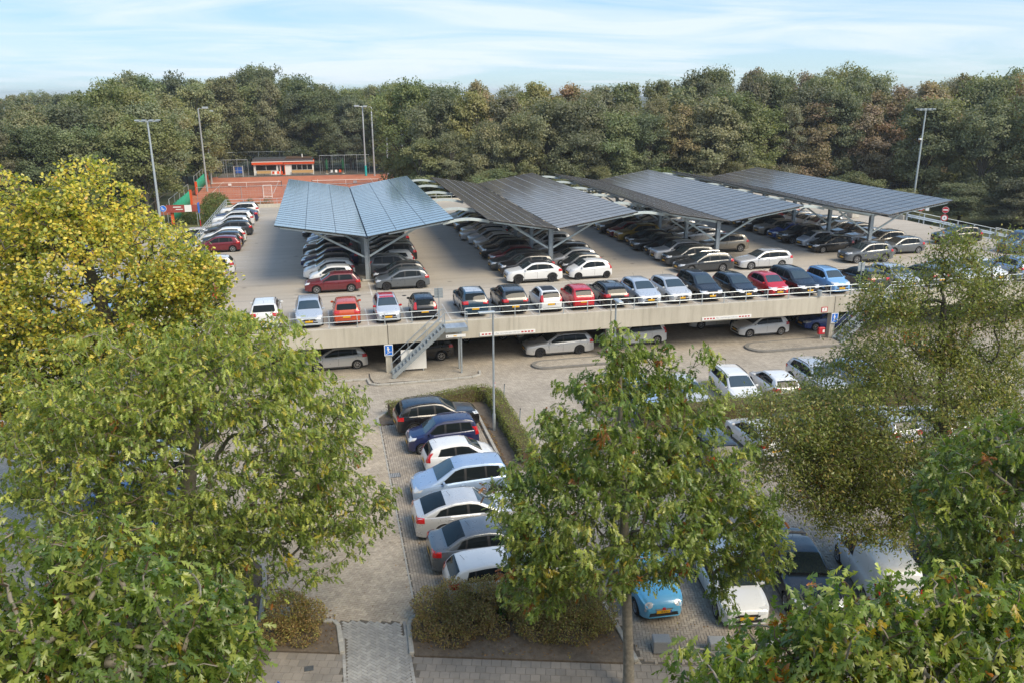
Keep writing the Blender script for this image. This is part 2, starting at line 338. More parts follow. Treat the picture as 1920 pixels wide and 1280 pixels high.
def bricks(x0, x1, y0, y1, a, b, gap, h, pattern, rot=0.0, inside=None):
    """loose pavers as boxes without a bottom; 'herring' or 'stretcher'"""
    cen = []
    cx, cy = (x0+x1)/2, (y0+y1)/2; R0 = math.hypot(x1-x0, y1-y0)/2+a
    if pattern == 'herring':
        n = int(2*R0/b)+4
        for i in range(-n//2, n//2+1):
            for j in range(-n//2, n//2+1):
                k = (i-j) % 4
                if k == 0: cen.append(((i+1)*b, (j+0.5)*b, 0))
                elif k == 3: cen.append(((i+0.5)*b, (j+1)*b, 1))
    else:
        nx, ny = int(2*R0/a)+2, int(2*R0/b)+2
        for j in range(-ny//2, ny//2+1):
            for i in range(-nx//2, nx//2+1): cen.append(((i+0.5*(j % 2))*a, j*b, 0))
    cs, sn = math.cos(rot), math.sin(rot); V = []; F = []; res = []
    for (px, py, o) in cen:
        X, Y = cx+px*cs-py*sn, cy+px*sn+py*cs
        if x0 <= X <= x1 and y0 <= Y <= y1 and (inside is None or inside(X, Y)): res.append((X, Y, rot+(PI/2 if o else 0)))
    return res
def brick_mesh(cells, a, b, gap, z0, h, ch=0.004):
    n = len(cells); C = np.array(cells); ha, hb = a/2-gap/2, b/2-gap/2
    loc = np.array([(-ha, -hb, 0), (ha, -hb, 0), (ha, hb, 0), (-ha, hb, 0), (-ha+ch, -hb+ch, h), (ha-ch, -hb+ch, h), (ha-ch, hb-ch, h), (-ha+ch, hb-ch, h)])
    cs, sn = np.cos(C[:, 2])[:, None], np.sin(C[:, 2])[:, None]
    V = np.zeros((n, 8, 3)); V[:, :, 0] = C[:, 0:1]+loc[None, :, 0]*cs-loc[None, :, 1]*sn; V[:, :, 1] = C[:, 1:2]+loc[None, :, 0]*sn+loc[None, :, 1]*cs
    dz = RG.uniform(-0.004, 0.004, n)
    V[:, :, 2] = z0+loc[None, :, 2]; V[:, 4:, 2] += dz[:, None]+RG.uniform(-0.0015, 0.0015, (n, 4))
    f = np.array([(4, 5, 6, 7), (0, 1, 5, 4), (1, 2, 6, 5), (2, 3, 7, 6), (3, 0, 4, 7)])
    F = (f[None]+np.arange(n)[:, None, None]*8).reshape(-1, 4)
    return mesh_np('brick', V.reshape(-1, 3), F)
# the herringbone lane between the planting beds, its parking bays and the apron in front of the small blue car
def bed_front(x): return 22.35-0.292*x                   # front edge of the planting beds (skewed like the street)
lane = struct(MB().sheet([(-3.0, 23.2), (2.1, 23.2), (2.1, 41), (-3.0, 41)], 0.006).obj('driveway', 'joint_sand'))
o = link('brick_paving', brick_mesh(bricks(-2.95, 2.12, 23.3, 40.9, 0.21, 0.105, 0.008, 0.03, 'herring', R(62), lambda x, y: y > 24.12-0.3*x if x < 1.75 else y > 23.4), 0.21, 0.105, 0.008, 0.008, 0.014), 'clinker', lane); o['kind'] = 'stuff'
bays = struct(MB().sheet([(2.1, 23.0), (7.4, 23.0), (7.4, 41), (2.1, 41)], 0.006).obj('parking_bay', 'joint_sand'))
o = link('brick_paving', brick_mesh(bricks(2.16, 7.36, 23.2, 40.9, 0.21, 0.105, 0.008, 0.03, 'stretcher', R(90)), 0.21, 0.105, 0.008, 0.008, 0.014), 'clinker_bay', bays); o['kind'] = 'stuff'
apron = struct(MB().sheet([(8.7, 19.85), (24, 15.4), (24, 33), (8.7, 33)], 0.006).obj('parking_apron', 'joint_sand'))
o = link('brick_paving', brick_mesh(bricks(8.75, 24, 15.4, 33, 0.21, 0.105, 0.008, 0.03, 'herring', R(-15), lambda x, y: y > bed_front(x)+0.15), 0.21, 0.105, 0.008, 0.008, 0.014), 'clinker_bay', apron); o['kind'] = 'stuff'
MB().box(2.08, 2.14, 23.2, 41, 0.008, 0.031).obj('edge_course', 'kerb', bays)
# the tiled pavement at the foot of the building
pav = struct(MB().sheet([(-9, bed_front(-9)), (20, bed_front(20)), (20, 8), (-9, 8)], 0.012).obj('pavement', 'joint_sand'))
dx, dy = math.cos(R(-16.3)), math.sin(R(-16.3))
tm = brick_mesh([(0, 0, 0)], 0.31, 0.31, 0.009, 0.0, 0.010, 0.002)
n = 0
for r in range(8):
    for i in range(-12, 46):
        s = i*0.31+(0.155 if r % 2 else 0); x0 = 1.0+s*dx+r*0.31*dy; y0 = bed_front(1.0)-0.19+s*dy-r*0.31*dx
        px = (x0*0.9745-y0*0.2244); dpt = x0*0.2244+y0*0.9745
        if -0.42 < x0 < 1.75 or px/dpt < -0.62 or px/dpt > 0.27 or y0 < 19.0-0.22*(x0-1) or n >= 298: continue
        link('tile', tm, 'tile', pav, (x0, y0, 0.016+rnd.uniform(-0.001, 0.001)), R(-16.3)+rnd.uniform(-0.012, 0.012)); n += 1
# the grey herringbone footpath through the beds
fp = struct(MB().sheet([(-0.42, 24.1), (1.72, 23.5), (1.72, 19.6), (-0.36, 19.9)], 0.02).obj('footpath', 'joint_sand'))
cells = bricks(-0.32, 1.6, 19.9, 24.2, 0.21, 0.105, 0.006, 0.03, 'herring', R(43), lambda x, y: y < 24.05-0.3*x)
cells.sort(key=lambda c: c[1])
bm1 = brick_mesh([(0, 0, 0)], 0.21, 0.105, 0.006, 0, 0.016)
for (x, y, a) in cells[-299:]:
    link('paver', bm1, 'paver_grey', fp, (x, y, 0.024+rnd.uniform(-0.003, 0.003)), a+rnd.uniform(-0.02, 0.02))
if len(cells) > 299:
    o = link('paver_strip', brick_mesh(cells[:-299], 0.21, 0.105, 0.006, 0.024, 0.016), 'paver_grey', fp); o['kind'] = 'stuff'
for sx in (-0.375, 1.665):
    for i in range(19): link('border_paver', bm1, 'paver_grey', fp, (sx, 19.75+i*0.212, 0.026+rnd.uniform(-0.002, 0.002)), R(90)+rnd.uniform(-0.02, 0.02))
# kerbs
def kerb(label, pts, w=0.16, z=0.13, unit=0.9):
    t_ = thing('kerb', label, 'kerb')
    for p, q in zip(pts, pts[1:]):
        L = math.dist(p, q); k = max(1, round(L/unit)); a = math.atan2(q[1]-p[1], q[0]-p[0])
        for i in range(k):
            c = ((p[0]+(q[0]-p[0])*(i+.5)/k), (p[1]+(q[1]-p[1])*(i+.5)/k))
            m = bevel(MB().box(-L/k/2+0.006, L/k/2-0.006, -w/2, w/2, 0, z), 0.02, 1); m.obj('kerb_stone', 'kerb', t_, (c[0], c[1], rnd.uniform(-0.006, 0.004)), a+rnd.uniform(-0.006, 0.006))
    return t_
kerb('pale kerb curving along the driveway side of the grassy bed', [(-4.6, 29.3), (-3.6, 28.9), (-3.15, 28.2), (-3.05, 26.9), (-3.08, 24.2)])
kerb('short rounded kerb on the leafy bush side of the grey footpath', [(-1.0, 24.25), (-0.65, 24.2), (-0.5, 23.9), (-0.45, 23.0), (-0.42, 22.45)])
kerb('short rounded kerb on the brown hedge side of the grey footpath', [(2.3, 23.9), (1.95, 23.75), (1.8, 23.4), (1.76, 22.6), (1.74, 21.9)])
kerb('kerb between the brown hedge bed and the blue car apron', [(8.55, 25.0), (8.55, 19.95)])
kerb('dark kerb along the lane beside the red post', [(13.75, 42.2), (13.75, 33.5)])
kerb('kerb round the dry leaf corner behind the black crossover', [(2.05, 40.9), (2.05, 41.9), (2.6, 42.6), (8.6, 44.35), (9.3, 43.9), (9.35, 35.5)])
kerb('kerb behind the noses of the parked column, strewn with dry leaves', [(7.5, 41.0), (7.5, 25.0)])
kerb('kerb at the foot of the metal stair', [(-2.4, 48.4), (1.9, 48.5), (2.0, 47.6), (2.4, 47.3), (3.2, 47.25), (8.3, 47.35), (8.9, 47.7), (9.0, 48.4)])
# raised islands
def island(label, poly):
    t_ = thing('traffic_island', label, 'island')
    MB().prism(poly, 0.0, 0.125).obj('kerb_edge', 'kerb_dark', t_)
    cx = sum(p[0] for p in poly)/len(poly); cy = sum(p[1] for p in poly)/len(poly)
    MB().prism([(cx+(x-cx)*(1-0.22/max(0.5, abs(x-cx))), cy+(y-cy)*(1-0.22/max(0.3, abs(y-cy)))) for x, y in poly], 0.02, 0.132).obj('brick_top', 'island_brick', t_)
def oval(x0, x1, y0, y1):
    r = (y1-y0)/2; p = [(x0+r-r*math.sin(a), (y0+y1)/2+r*math.cos(a)) for a in [PI*i/10 for i in range(11)]]
    return p+[(x1-r+r*math.sin(a), (y0+y1)/2-r*math.cos(a)) for a in [PI*i/10 for i in range(11)]]
island('rounded brick island in front of the silver estate car', oval(12.5, 20.4, 47.75, 49.35)[::-1])
island('rounded brick island in front of the white hatchback below the deck', oval(27.9, 36.5, 47.6, 49.7)[::-1])
struct(MB().prism([(2.1, 48.5), (2.25, 47.75), (2.6, 47.45), (8.2, 47.5), (8.75, 47.8), (8.85, 49.6), (2.1, 49.6)], 0.0, 0.12).obj('stair_pavement', 'island_brick'))
struct(MB().prism([(-3.13, 24.1), (-3.1, 28.1), (-3.6, 28.8), (-4.8, 29.3), (-10, 29.3), (-10, 25.0), (-9, bed_front(-9)), (-0.5, bed_front(-0.5)), (-0.5, 23.9), (-0.8, 24.15)], 0.0, 0.07).obj('planting_bed', 'soil'))
struct(MB().prism([(1.82, bed_front(1.82)), (8.47, bed_front(8.47)), (8.47, 24.6), (2.3, 24.6), (1.86, 23.6)], 0.0, 0.07).obj('planting_bed', 'soil'))
struct(MB().prism([(7.58, 34), (9.27, 34), (9.27, 43.9), (8.6, 44.2), (2.65, 42.45), (2.15, 41.9), (2.15, 40.95), (7.58, 41.05)], 0.0, 0.07).obj('planting_bed', 'soil'))
struct(MB().prism([(13.85, 36.4), (33, 36.4), (33, 38.4), (15.2, 38.4), (15.2, 42.2), (13.85, 42.2)], 0.0, 0.07).obj('planting_bed', 'soil'))
# drains and manholes
def grate(x, y, z, label, w=0.5, d=0.42):
    t_ = thing('drain_grate', label, 'drain', (x, y, z)); MB().box(-w/2, w/2, -d/2, d/2, -0.01, 0.008).obj('frame', 'steel_dark', t_)
    for i in range(6): MB().box(-w/2+0.03+i*(w-0.06)/6+0.01, -w/2+0.03+(i+1)*(w-0.06)/6-0.025, -d/2+0.03, d/2-0.03, 0.008, 0.016).obj('slat', 'granite', t_)
grate(2.35, 34.8, 0.022, 'iron street drain in the brick lane beside the parked column', 0.55, 0.45)
grate(-1.45, 22.0, 0.034, 'small square iron drain in the tiled pavement', 0.28, 0.22)

# ------------------------------------------------------------------ the parking deck
DZ = 3.1                                  # deck surface
X0, X1, Y0, Y1 = -12.2, 64.0, 49.3, 109.2
deck = thing('parking_deck', 'concrete parking deck with pale edge beam and steel railings, full of cars', 'parking deck')
MB().box(X0+0.25, X1, Y0+0.25, Y1-0.25, 2.55, DZ).obj('deck_slab', 'deck', deck)
JX = [-11.0, 3.35, 18.1, 34.9, 50.0, 64.0]     # joints of the front edge beam
for a, b in zip([X0]+JX[1:-1], JX[1:]):
    bevel(MB().box(a+0.02, b-0.02, Y0-0.05, Y0+0.30, 2.0, DZ+0.10), 0.015, 1).obj('edge_beam', 'concrete', deck)
for a, b in ((Y0+0.4, 69.0), (78.2, Y1)):
    bevel(MB().box(X0, X0+0.28, a, b, 2.3, DZ+0.35), 0.015, 1).obj('edge_beam', 'concrete', deck)
bevel(MB().box(X0+0.3, X1, Y1-0.28, Y1, 2.3, DZ+0.4), 0.015, 1).obj('edge_beam', 'concrete', deck)
bevel(MB().box(X1-0.2, X1+0.1, Y0+0.4, 66.0, 2.3, DZ+0.12), 0.015, 1).obj('edge_beam', 'concrete', deck)
bevel(MB().box(X1-0.2, X1+0.1, 79.5, Y1, 2.3, DZ+0.5), 0.015, 1).obj('edge_beam', 'concrete', deck)
for xj in (3.35, 18.1, 34.9, 50.0):
    MB().box(xj-0.19, xj+0.19, Y0-0.02, Y0+0.36, 0.0, 1.99).obj('pillar', 'concrete', deck)
    for yy in (57.5, 66, 74.5, 83, 91.5, 100): MB().box(xj-0.2, xj+0.2, yy-0.2, yy+0.2, 0.0, 2.545).obj('pillar', 'concrete', deck)
    MB().box(xj-0.022, xj+0.022, Y0+0.35, Y1-0.4, DZ+0.002, DZ+0.005).obj('deck_joint', 'steel_dark', deck)
for yj in (58.2,):
    MB().box(X0+0.4, X1-0.4, yj-0.015, yj+0.015, DZ+0.002, DZ+0.004).obj('deck_joint', 'steel_dark', deck)
MB().box(X0+0.4, X0+0.6, Y0+1, 108, 0, 2.54).obj('rear_wall', 'concrete', deck)
MB().box(-12, 63, 106, 106.2, 0, 2.54).obj('rear_wall', 'concrete', deck)
# stall lines
lm = MB().box(-2.35, 2.35, -0.045, 0.045, 0.003, 0.006).mesh('marking'); lm2 = MB().box(-0.045, 0.045, -2.2, 2.2, 0.003, 0.006).mesh('marking')
PITCHY = 2.42
ROWS = {'c1l': 0.15, 'c1r': 5.35, 'c2l': 15.4, 'c2r': 20.1, 'c3l': 29.8, 'c3r': 35.3, 'c4l': 44.9, 'c4r': 50.4}
for k, xr in ROWS.items():
    for i in range(16): link('marking', lm, 'line_white', deck, (xr-0.35, 58.75+i*PITCHY, DZ))
for i in range(22): link('marking', lm, 'line_white', deck, (-9.2, 55.9+i*PITCHY, DZ))
FX = [-4.03, -1.38, 0.96, 3.52, 5.86, 9.13, 11.76, 14.21, 16.49, 18.84, 21.23, 23.51, 25.79, 28.45, 30.93, 33.2, 35.82, 38.9, 41.6, 44.2]
for a, b in zip(FX, FX[1:]): link('marking', lm2, 'line_white', deck, ((a+b)/2, 52.0, DZ))
for i in range(5): link('marking', lm2, 'line_white', deck, (45.8+i*2.45, 52.0, DZ))
link('marking', MB().box(-2.2, 2.2, -0.05, 0.05, 0.004, 0.007).mesh('marking'), 'line_white', deck, (2.95, 60.0, DZ), R(90))
# railings on the edge beam
def railing(pts, z, n, h=0.75, mids=1, parent=deck):
    rl = MB()
    for k in range(mids+1): rl.tube([(x, y, z+h*(k+1)/(mids+1)) for x, y in pts], 0.026, 6)
    r_ = rl.obj('railing', 'rail', parent, smooth=40)
    cum = [0]
    for p, q in zip(pts, pts[1:]): cum.append(cum[-1]+math.dist(p, q))
    pm = MB().box(-0.025, 0.025, -0.025, 0.025, 0, h-0.01).mesh('post')
    for i in range(n+1):
        s = cum[-1]*i/n; j = max(k for k in range(len(cum)-1) if cum[k] <= s+1e-6); t_ = (s-cum[j])/(cum[j+1]-cum[j])
        link('post', pm, 'rail', r_, (pts[j][0]+(pts[j+1][0]-pts[j][0])*t_, pts[j][1]+(pts[j+1][1]-pts[j][1])*t_, z))
railing([(-12, Y0+0.08), (6.6, Y0+0.08)], DZ+0.1, 11)
railing([(8.3, Y0+0.08), (37.8, Y0+0.08)], DZ+0.1, 18)
railing([(39.4, Y0+0.08), (63, Y0+0.08)], DZ+0.1, 14)
railing([(X0+0.14, 78.3), (X0+0.14, Y1-0.2)], DZ+0.35, 20, 0.8, 2)
railing([(X0+0.14, 50), (X0+0.14, 69)], DZ+0.35, 11, 0.8, 2)
railing([(X0+0.2, Y1-0.14), (X1-6, Y1-0.14)], DZ+0.4, 34, 0.7, 1)
# the clearance boards: red blocks either side of the wording
def clearance(x, label):
    t_ = thing('clearance_board', label, 'sign', (x, Y0-0.075, 2.2), group='clearance boards on the edge beam')
    MB().box(-1.85, 1.85, -0.02, 0.02, -0.115, 0.115).obj('board', 'board_white', t_)
    for s in (-1, 1):
        for i in range(4): MB().box(s*(0.98+i*0.22)-0.07, s*(0.98+i*0.22)+0.07, -0.024, -0.0205, -0.045, 0.045).obj('red_block', 'red_sign', t_)
    o = link('lettering', text_mesh('Max. doorrijhoogte 2.00 mtr', 0.15), 'grey_print', t_, (0, -0.0225, 0)); o.rotation_euler = (R(90), 0, 0); o.scale = (0.92, 1, 1)
clearance(11.05, 'white height limit board with red blocks on the beam between stair and silver estate')
clearance(26.55, 'white height limit board with red blocks on the beam above the white hatchback')
def stair_sign(x, label):
    t_ = thing('stair_sign', label, 'sign', (x, Y0-0.09, 1.62))
    MB().box(-0.27, 0.27, -0.02, 0.03, -0.36, 0.36).obj('board', 'board_white', t_)
    MB().box(-0.225, 0.225, -0.026, -0.0205, -0.31, 0.31).obj('blue_field', 'blue_sign', t_)
    fig = MB()
    fig.add([(0.0+0.055*math.cos(a)-0.04, -0.030, 0.20+0.055*math.sin(a)) for a in [2*PI*i/12 for i in range(12)]], [tuple(range(12))])
    def poly(p): fig.add([(x_, -0.030, z_) for x_, z_ in p], [tuple(range(len(p)))])
    poly([(-0.09, 0.14), (-0.115, 0.02), (-0.085, 0.02), (-0.06, 0.09), (-0.065, -0.04), (0.015, -0.04), (0.02, 0.09), (0.06, 0.045), (0.085, 0.06), (0.02, 0.14)])
    poly([(-0.065, -0.045), (-0.03, -0.045), (-0.045, -0.20), (-0.08, -0.20)]); poly([(-0.025, -0.045), (0.015, -0.045), (0.07, -0.10), (0.065, -0.17), (0.035, -0.17), (0.035, -0.115)])
    for i in range(4): poly([(-0.19+i*0.095, -0.27+i*0.05), (-0.095+i*0.095, -0.27+i*0.05), (-0.095+i*0.095, -0.235+i*0.05), (-0.19+i*0.095, -0.235+i*0.05)])
    fig.obj('pictogram', 'board_white', t_)
stair_sign(3.35, 'blue sign with white walking figure on the pillar beside the full metal stair')
stair_sign(34.98, 'blue sign with white walking figure on the pillar beside the blue car')
t_ = thing('small_notice', 'small white notice with red border on the beam by the joint', 'sign', (34.1, Y0-0.07, 2.28))
MB().box(-0.24, 0.24, -0.012, 0.012, -0.19, 0.19).obj('red_border', 'red_sign', t_); MB().box(-0.19, 0.19, -0.017, -0.0125, -0.14, 0.14).obj('board', 'board_white', t_)
o = link('lettering', text_mesh('P', 0.22), 'black_print', t_, (0, -0.021, 0)); o.rotation_euler = (R(90), 0, 0)
# grid-tread steel stairs
def stair(x0, z0, label, flip=1, leg=True):
    """starts at x0 on the ground and climbs along +X to the landing"""
    t_ = thing('steel_stair', label, 'stair', (x0, Y0-1.28, 0)); W = 1.05; run, rise = 3.35, DZ; n = 15
    for y in (0, W): MB().bar((0, y, z0+0.05), (run, y, rise+0.02), 0.03, 0.24).obj('stringer', 'galv', t_)
    tr = bevel(MB().box(0, 0.25, 0.02, W-0.02, -0.035, 0), 0.006, 1).mesh('tread')
    for i in range(n): link('tread', tr, 'galv', t_, (0.06+run*i/n, 0, z0+0.16+(rise-z0-0.1)*i/n))
    MB().box(run+0.03, run+1.45, 0.02, W+0.12, rise-0.05, rise).obj('landing', 'galv', t_)
    for i in range(4): MB().box(run+0.05+i*0.35, run+0.37+i*0.35, 0.03, W-0.03, rise+0.004, rise+0.016).obj('grating', 'steel_ramp', t_)
    for y in (0.0, W-0.02): MB().bar((run, y-0.018, rise-0.13), (run+1.46, y-0.018, rise-0.13), 0.03, 0.24).obj('stringer', 'galv', t_)
    for y in (-0.01, W+0.01):
        p = [(0.0, y, z0+0.2), (0.0, y, z0+1.05), (run, y, rise+1.0)] + ([(run+1.4, y, rise+1.0), (run+1.4, y, rise)] if y < 0.5 else [(run+0.1, y, rise+1.0), (run+0.1, y, rise)])
        MB().tube(p, 0.024, 6).obj('handrail', 'galv', t_, smooth=50)
        MB().tube([(0.0, y, z0+0.62), (run, y, rise+0.52)]+([(run+1.4, y, rise+0.52)] if y < 0.5 else []), 0.02, 6).obj('handrail', 'galv', t_, smooth=50)
        for i in range(1, 4): MB().tube([(run*i/3, y, z0+0.1+(rise-z0)*i/3), (run*i/3, y, z0+1.05+(rise-z0-0.05)*i/3)], 0.022, 6).obj('post', 'galv', t_)
    for y in (0.3, 0.6): MB().tube([(run+1.4, W if y > 0.5 else 0, rise+y), (run+1.4, 0 if y > 0.5 else W, rise+y)], 0.02, 6).obj('handrail', 'galv', t_)
    if leg:
        for y in (0.05, W-0.1): MB().box(run+0.95, run+1.05, y, y+0.1, 0.12, rise-0.06).obj('leg', 'galv', t_)
    return t_
stair(3.45, 0.12, 'galvanised steel stair climbing to the deck beside the white panel')
stair(34.9, 0.12, 'galvanised steel stair half hidden by the airy oak')
t_ = thing('name_board', 'narrow white notice board hung under the stair landing', 'sign', (7.45, Y0-1.36, 2.62)); MB().box(-0.62, 0.62, -0.02, 0.02, -0.085, 0.085).obj('board', 'board_white', t_)
MB().cbox((-0.53, -0.022, 0), (0.06, 0.004, 0.06)).obj('dot', 'black_print', t_); MB().box(-0.15, 0.05, -0.0235, -0.0205, -0.03, 0.03).obj('yellow_band', 'plate', t_)
t_ = thing('panel_screen', 'blank white panel standing behind the steel stair', 'panel', (4.9, Y0-0.12, 0.12)); MB().box(-0.8, 0.8, -0.03, 0.03, 0.15, 1.45).obj('board', 'board_white', t_)
for s in (-0.6, 0.6): MB().box(s-0.04, s+0.04, -0.02, 0.06, 0, 0.148).obj('leg', 'galv', t_)
def back_sign(x, y, z, label, h=2.1, w=0.55):
    t_ = thing('sign_back', label, 'sign', (x, y, z)); MB().tube([(0, 0, 0), (0, 0, h)], 0.03, 8).obj('post', 'galv', t_)
    bevel(MB().box(-w/2, w/2, 0.035, 0.055, h-0.65, h), 0.008, 1).obj('plate', 'galv', t_)
    for zz_ in (h-0.5, h-0.15): MB().box(-w/2+0.04, w/2-0.04, 0.02, 0.034, zz_-0.02, zz_+0.02).obj('bracket', 'rail', t_)
back_sign(6.75, 50.1, DZ, 'grey back of a road sign beside the black car at the stair top')
back_sign(37.5, 50.3, DZ, 'grey back of a road sign beside the light blue car', 2.2)

# ------------------------------------------------------------------ solar canopies
FR_Y = [62.9, 69.05, 75.2, 81.35, 87.5, 93.6]; CY0, CY1, VZ = 60.7, 94.6, 6.92
def canopy(x, wl, wr, mat, label, seam):
    t_ = thing('solar_canopy', label, 'solar canopy', (x, 0, 0), group='solar canopies on the deck')
    ZL, ZR = VZ+0.165*wl, VZ+0.165*wr
    rows = 30; pl = (CY1-CY0)/rows
    for side, w, ncol in ((-1, wl, 3), (1, wr, 3)):
        ang = math.atan(0.165); cw = (w-0.05)/math.cos(ang)/ncol
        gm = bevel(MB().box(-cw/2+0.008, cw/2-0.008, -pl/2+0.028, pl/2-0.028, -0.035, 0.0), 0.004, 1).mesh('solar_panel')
        sm = MB().box(-0.012, 0.012, -pl/2+0.02, pl/2-0.02, 0.0015, 0.003).mesh('cell_gap')
        for c in range(ncol):
            d = 0.05+(c+0.5)*cw*math.cos(ang)
            for r in range(rows):
                mw = Matrix.Translation((side*d, CY0+(r+0.5)*pl, VZ+0.165*d)) @ Matrix.Rotation(-side*ang, 4, 'Y')
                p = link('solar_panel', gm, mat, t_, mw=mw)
            mw = Matrix.Translation((side*d, CY0, VZ+0.165*d)) @ Matrix.Rotation(-side*ang, 4, 'Y')
            g = MB().box(-0.011, 0.011, 0.03, CY1-CY0-0.03, 0.0015, 0.003); link('cell_gap', g.mesh('cell_gap'), 'panel_seam' if seam else 'galv', t_, mw=mw)
            if c: 
                d2 = 0.05+c*cw*math.cos(ang); mw = Matrix.Translation((side*d2, CY0, VZ+0.165*d2)) @ Matrix.Rotation(-side*ang, 4, 'Y')
                link('seam', MB().box(-0.02, 0.02, 0.03, CY1-CY0-0.03, 0.002, 0.005).mesh('seam'), 'panel_frame' if not seam else 'panel_seam', t_, mw=mw)
        rb = MB().box(0, (w-0.06)/math.cos(ang), -0.04, 0.04, -0.03, 0.012).mesh('row_shade_bar')  # dark bars put in for the shaded gap lines between panel rows
        for r in range(1, rows): link('row_shade_bar', rb, 'panel_frame', t_, mw=Matrix.Translation((side*0.05, CY0+r*pl, VZ+0.165*0.05)) @ (Matrix.Rotation(PI, 4, 'Z') if side < 0 else Matrix.Identity(4)) @ Matrix.Rotation(-ang, 4, 'Y'))
        ze = VZ+0.165*w
        MB().bar((side*0.1, CY0+0.01, VZ-0.07), (side*w, CY0+0.01, ze-0.07), 0.05, 0.06).obj('edge_trim', 'panel_frame', t_)
        MB().bar((side*(w-0.02), CY0, ze-0.06), (side*(w-0.02), CY1, ze-0.06), 0.04, 0.07).obj('edge_trim', 'panel_frame', t_)
        for f_ in (0.12, 0.4, 0.68, 0.95): MB().bar((side*w*f_, CY0+0.15, VZ+0.165*w*f_-0.13), (side*w*f_, CY1-0.1, VZ+0.165*w*f_-0.13), 0.07, 0.14).obj('purlin', 'galv', t_)
        for y in FR_Y:
            MB().bar((side*0.15, y, VZ-0.34), (side*(w-0.35), y, ze-0.34), 0.16, 0.24).obj('rafter', 'beam_white', t_)
            MB().bar((side*0.12, y, 4.95), (side*w*0.62, y, VZ+0.165*w*0.62-0.46), 0.10, 0.14).obj('strut', 'beam_white', t_)
        MB().bar((side*w*0.25, CY0+0.18, VZ+0.165*w*0.25-0.19), (side*(w-0.4), CY0+0.18, VZ+0.165*(w-0.4)-0.19), 0.05, 0.11).obj('light_rail', 'beam_white', t_)
    for y in FR_Y:
        pm = MB().box(-0.14, 0.14, -0.15, -0.13, 0, VZ-3.35); pm.box(-0.14, 0.14, 0.13, 0.15, 0, VZ-3.35); pm.box(-0.015, 0.015, -0.1295, 0.1295, 0, VZ-3.35)
        pm.obj('post', 'galv', t_, (0, y, DZ+0.12))
        bevel(MB().box(-0.45, 0.45, -0.35, 0.35, 0, 0.12), 0.02, 1).obj('footing', 'concrete_light', t_, (0, y, DZ))
    MB().bar((0, CY0+0.1, VZ-0.16), (0, CY1-0.1, VZ-0.16), 0.2, 0.1).obj('gutter', 'panel_frame', t_)
    MB().tube([(0.2, FR_Y[0]-0.05, DZ+0.1), (0.2, FR_Y[0]-0.05, VZ-0.3)], 0.045, 8).obj('down_pipe', 'galv', t_)
    return t_
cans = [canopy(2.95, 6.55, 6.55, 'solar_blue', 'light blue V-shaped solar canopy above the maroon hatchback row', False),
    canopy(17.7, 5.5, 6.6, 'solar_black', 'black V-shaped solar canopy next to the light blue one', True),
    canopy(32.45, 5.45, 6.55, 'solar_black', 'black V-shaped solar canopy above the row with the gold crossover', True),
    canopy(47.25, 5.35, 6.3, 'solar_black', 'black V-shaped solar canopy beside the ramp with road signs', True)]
for k, (xa, xb) in enumerate(((9.45, 12.2), (24.3, 27.0), (39.0, 41.9))):
    xc = (xa+xb)/2-cans[k].location.x; L = (xb-xa)/2; m = MB(); pts = [(xc-L-0.5+2*(L+0.5)*i/8, 0, 7.3+0.28*math.sin(PI*i/8)) for i in range(9)]
    for p, q in zip(pts, pts[1:]): m.bar(p, q, 0.12, 0.22)
    am = m.mesh('arched_beam')
    for y in FR_Y: link('arched_beam', am, 'beam_white', cans[k], (0, y, 0))

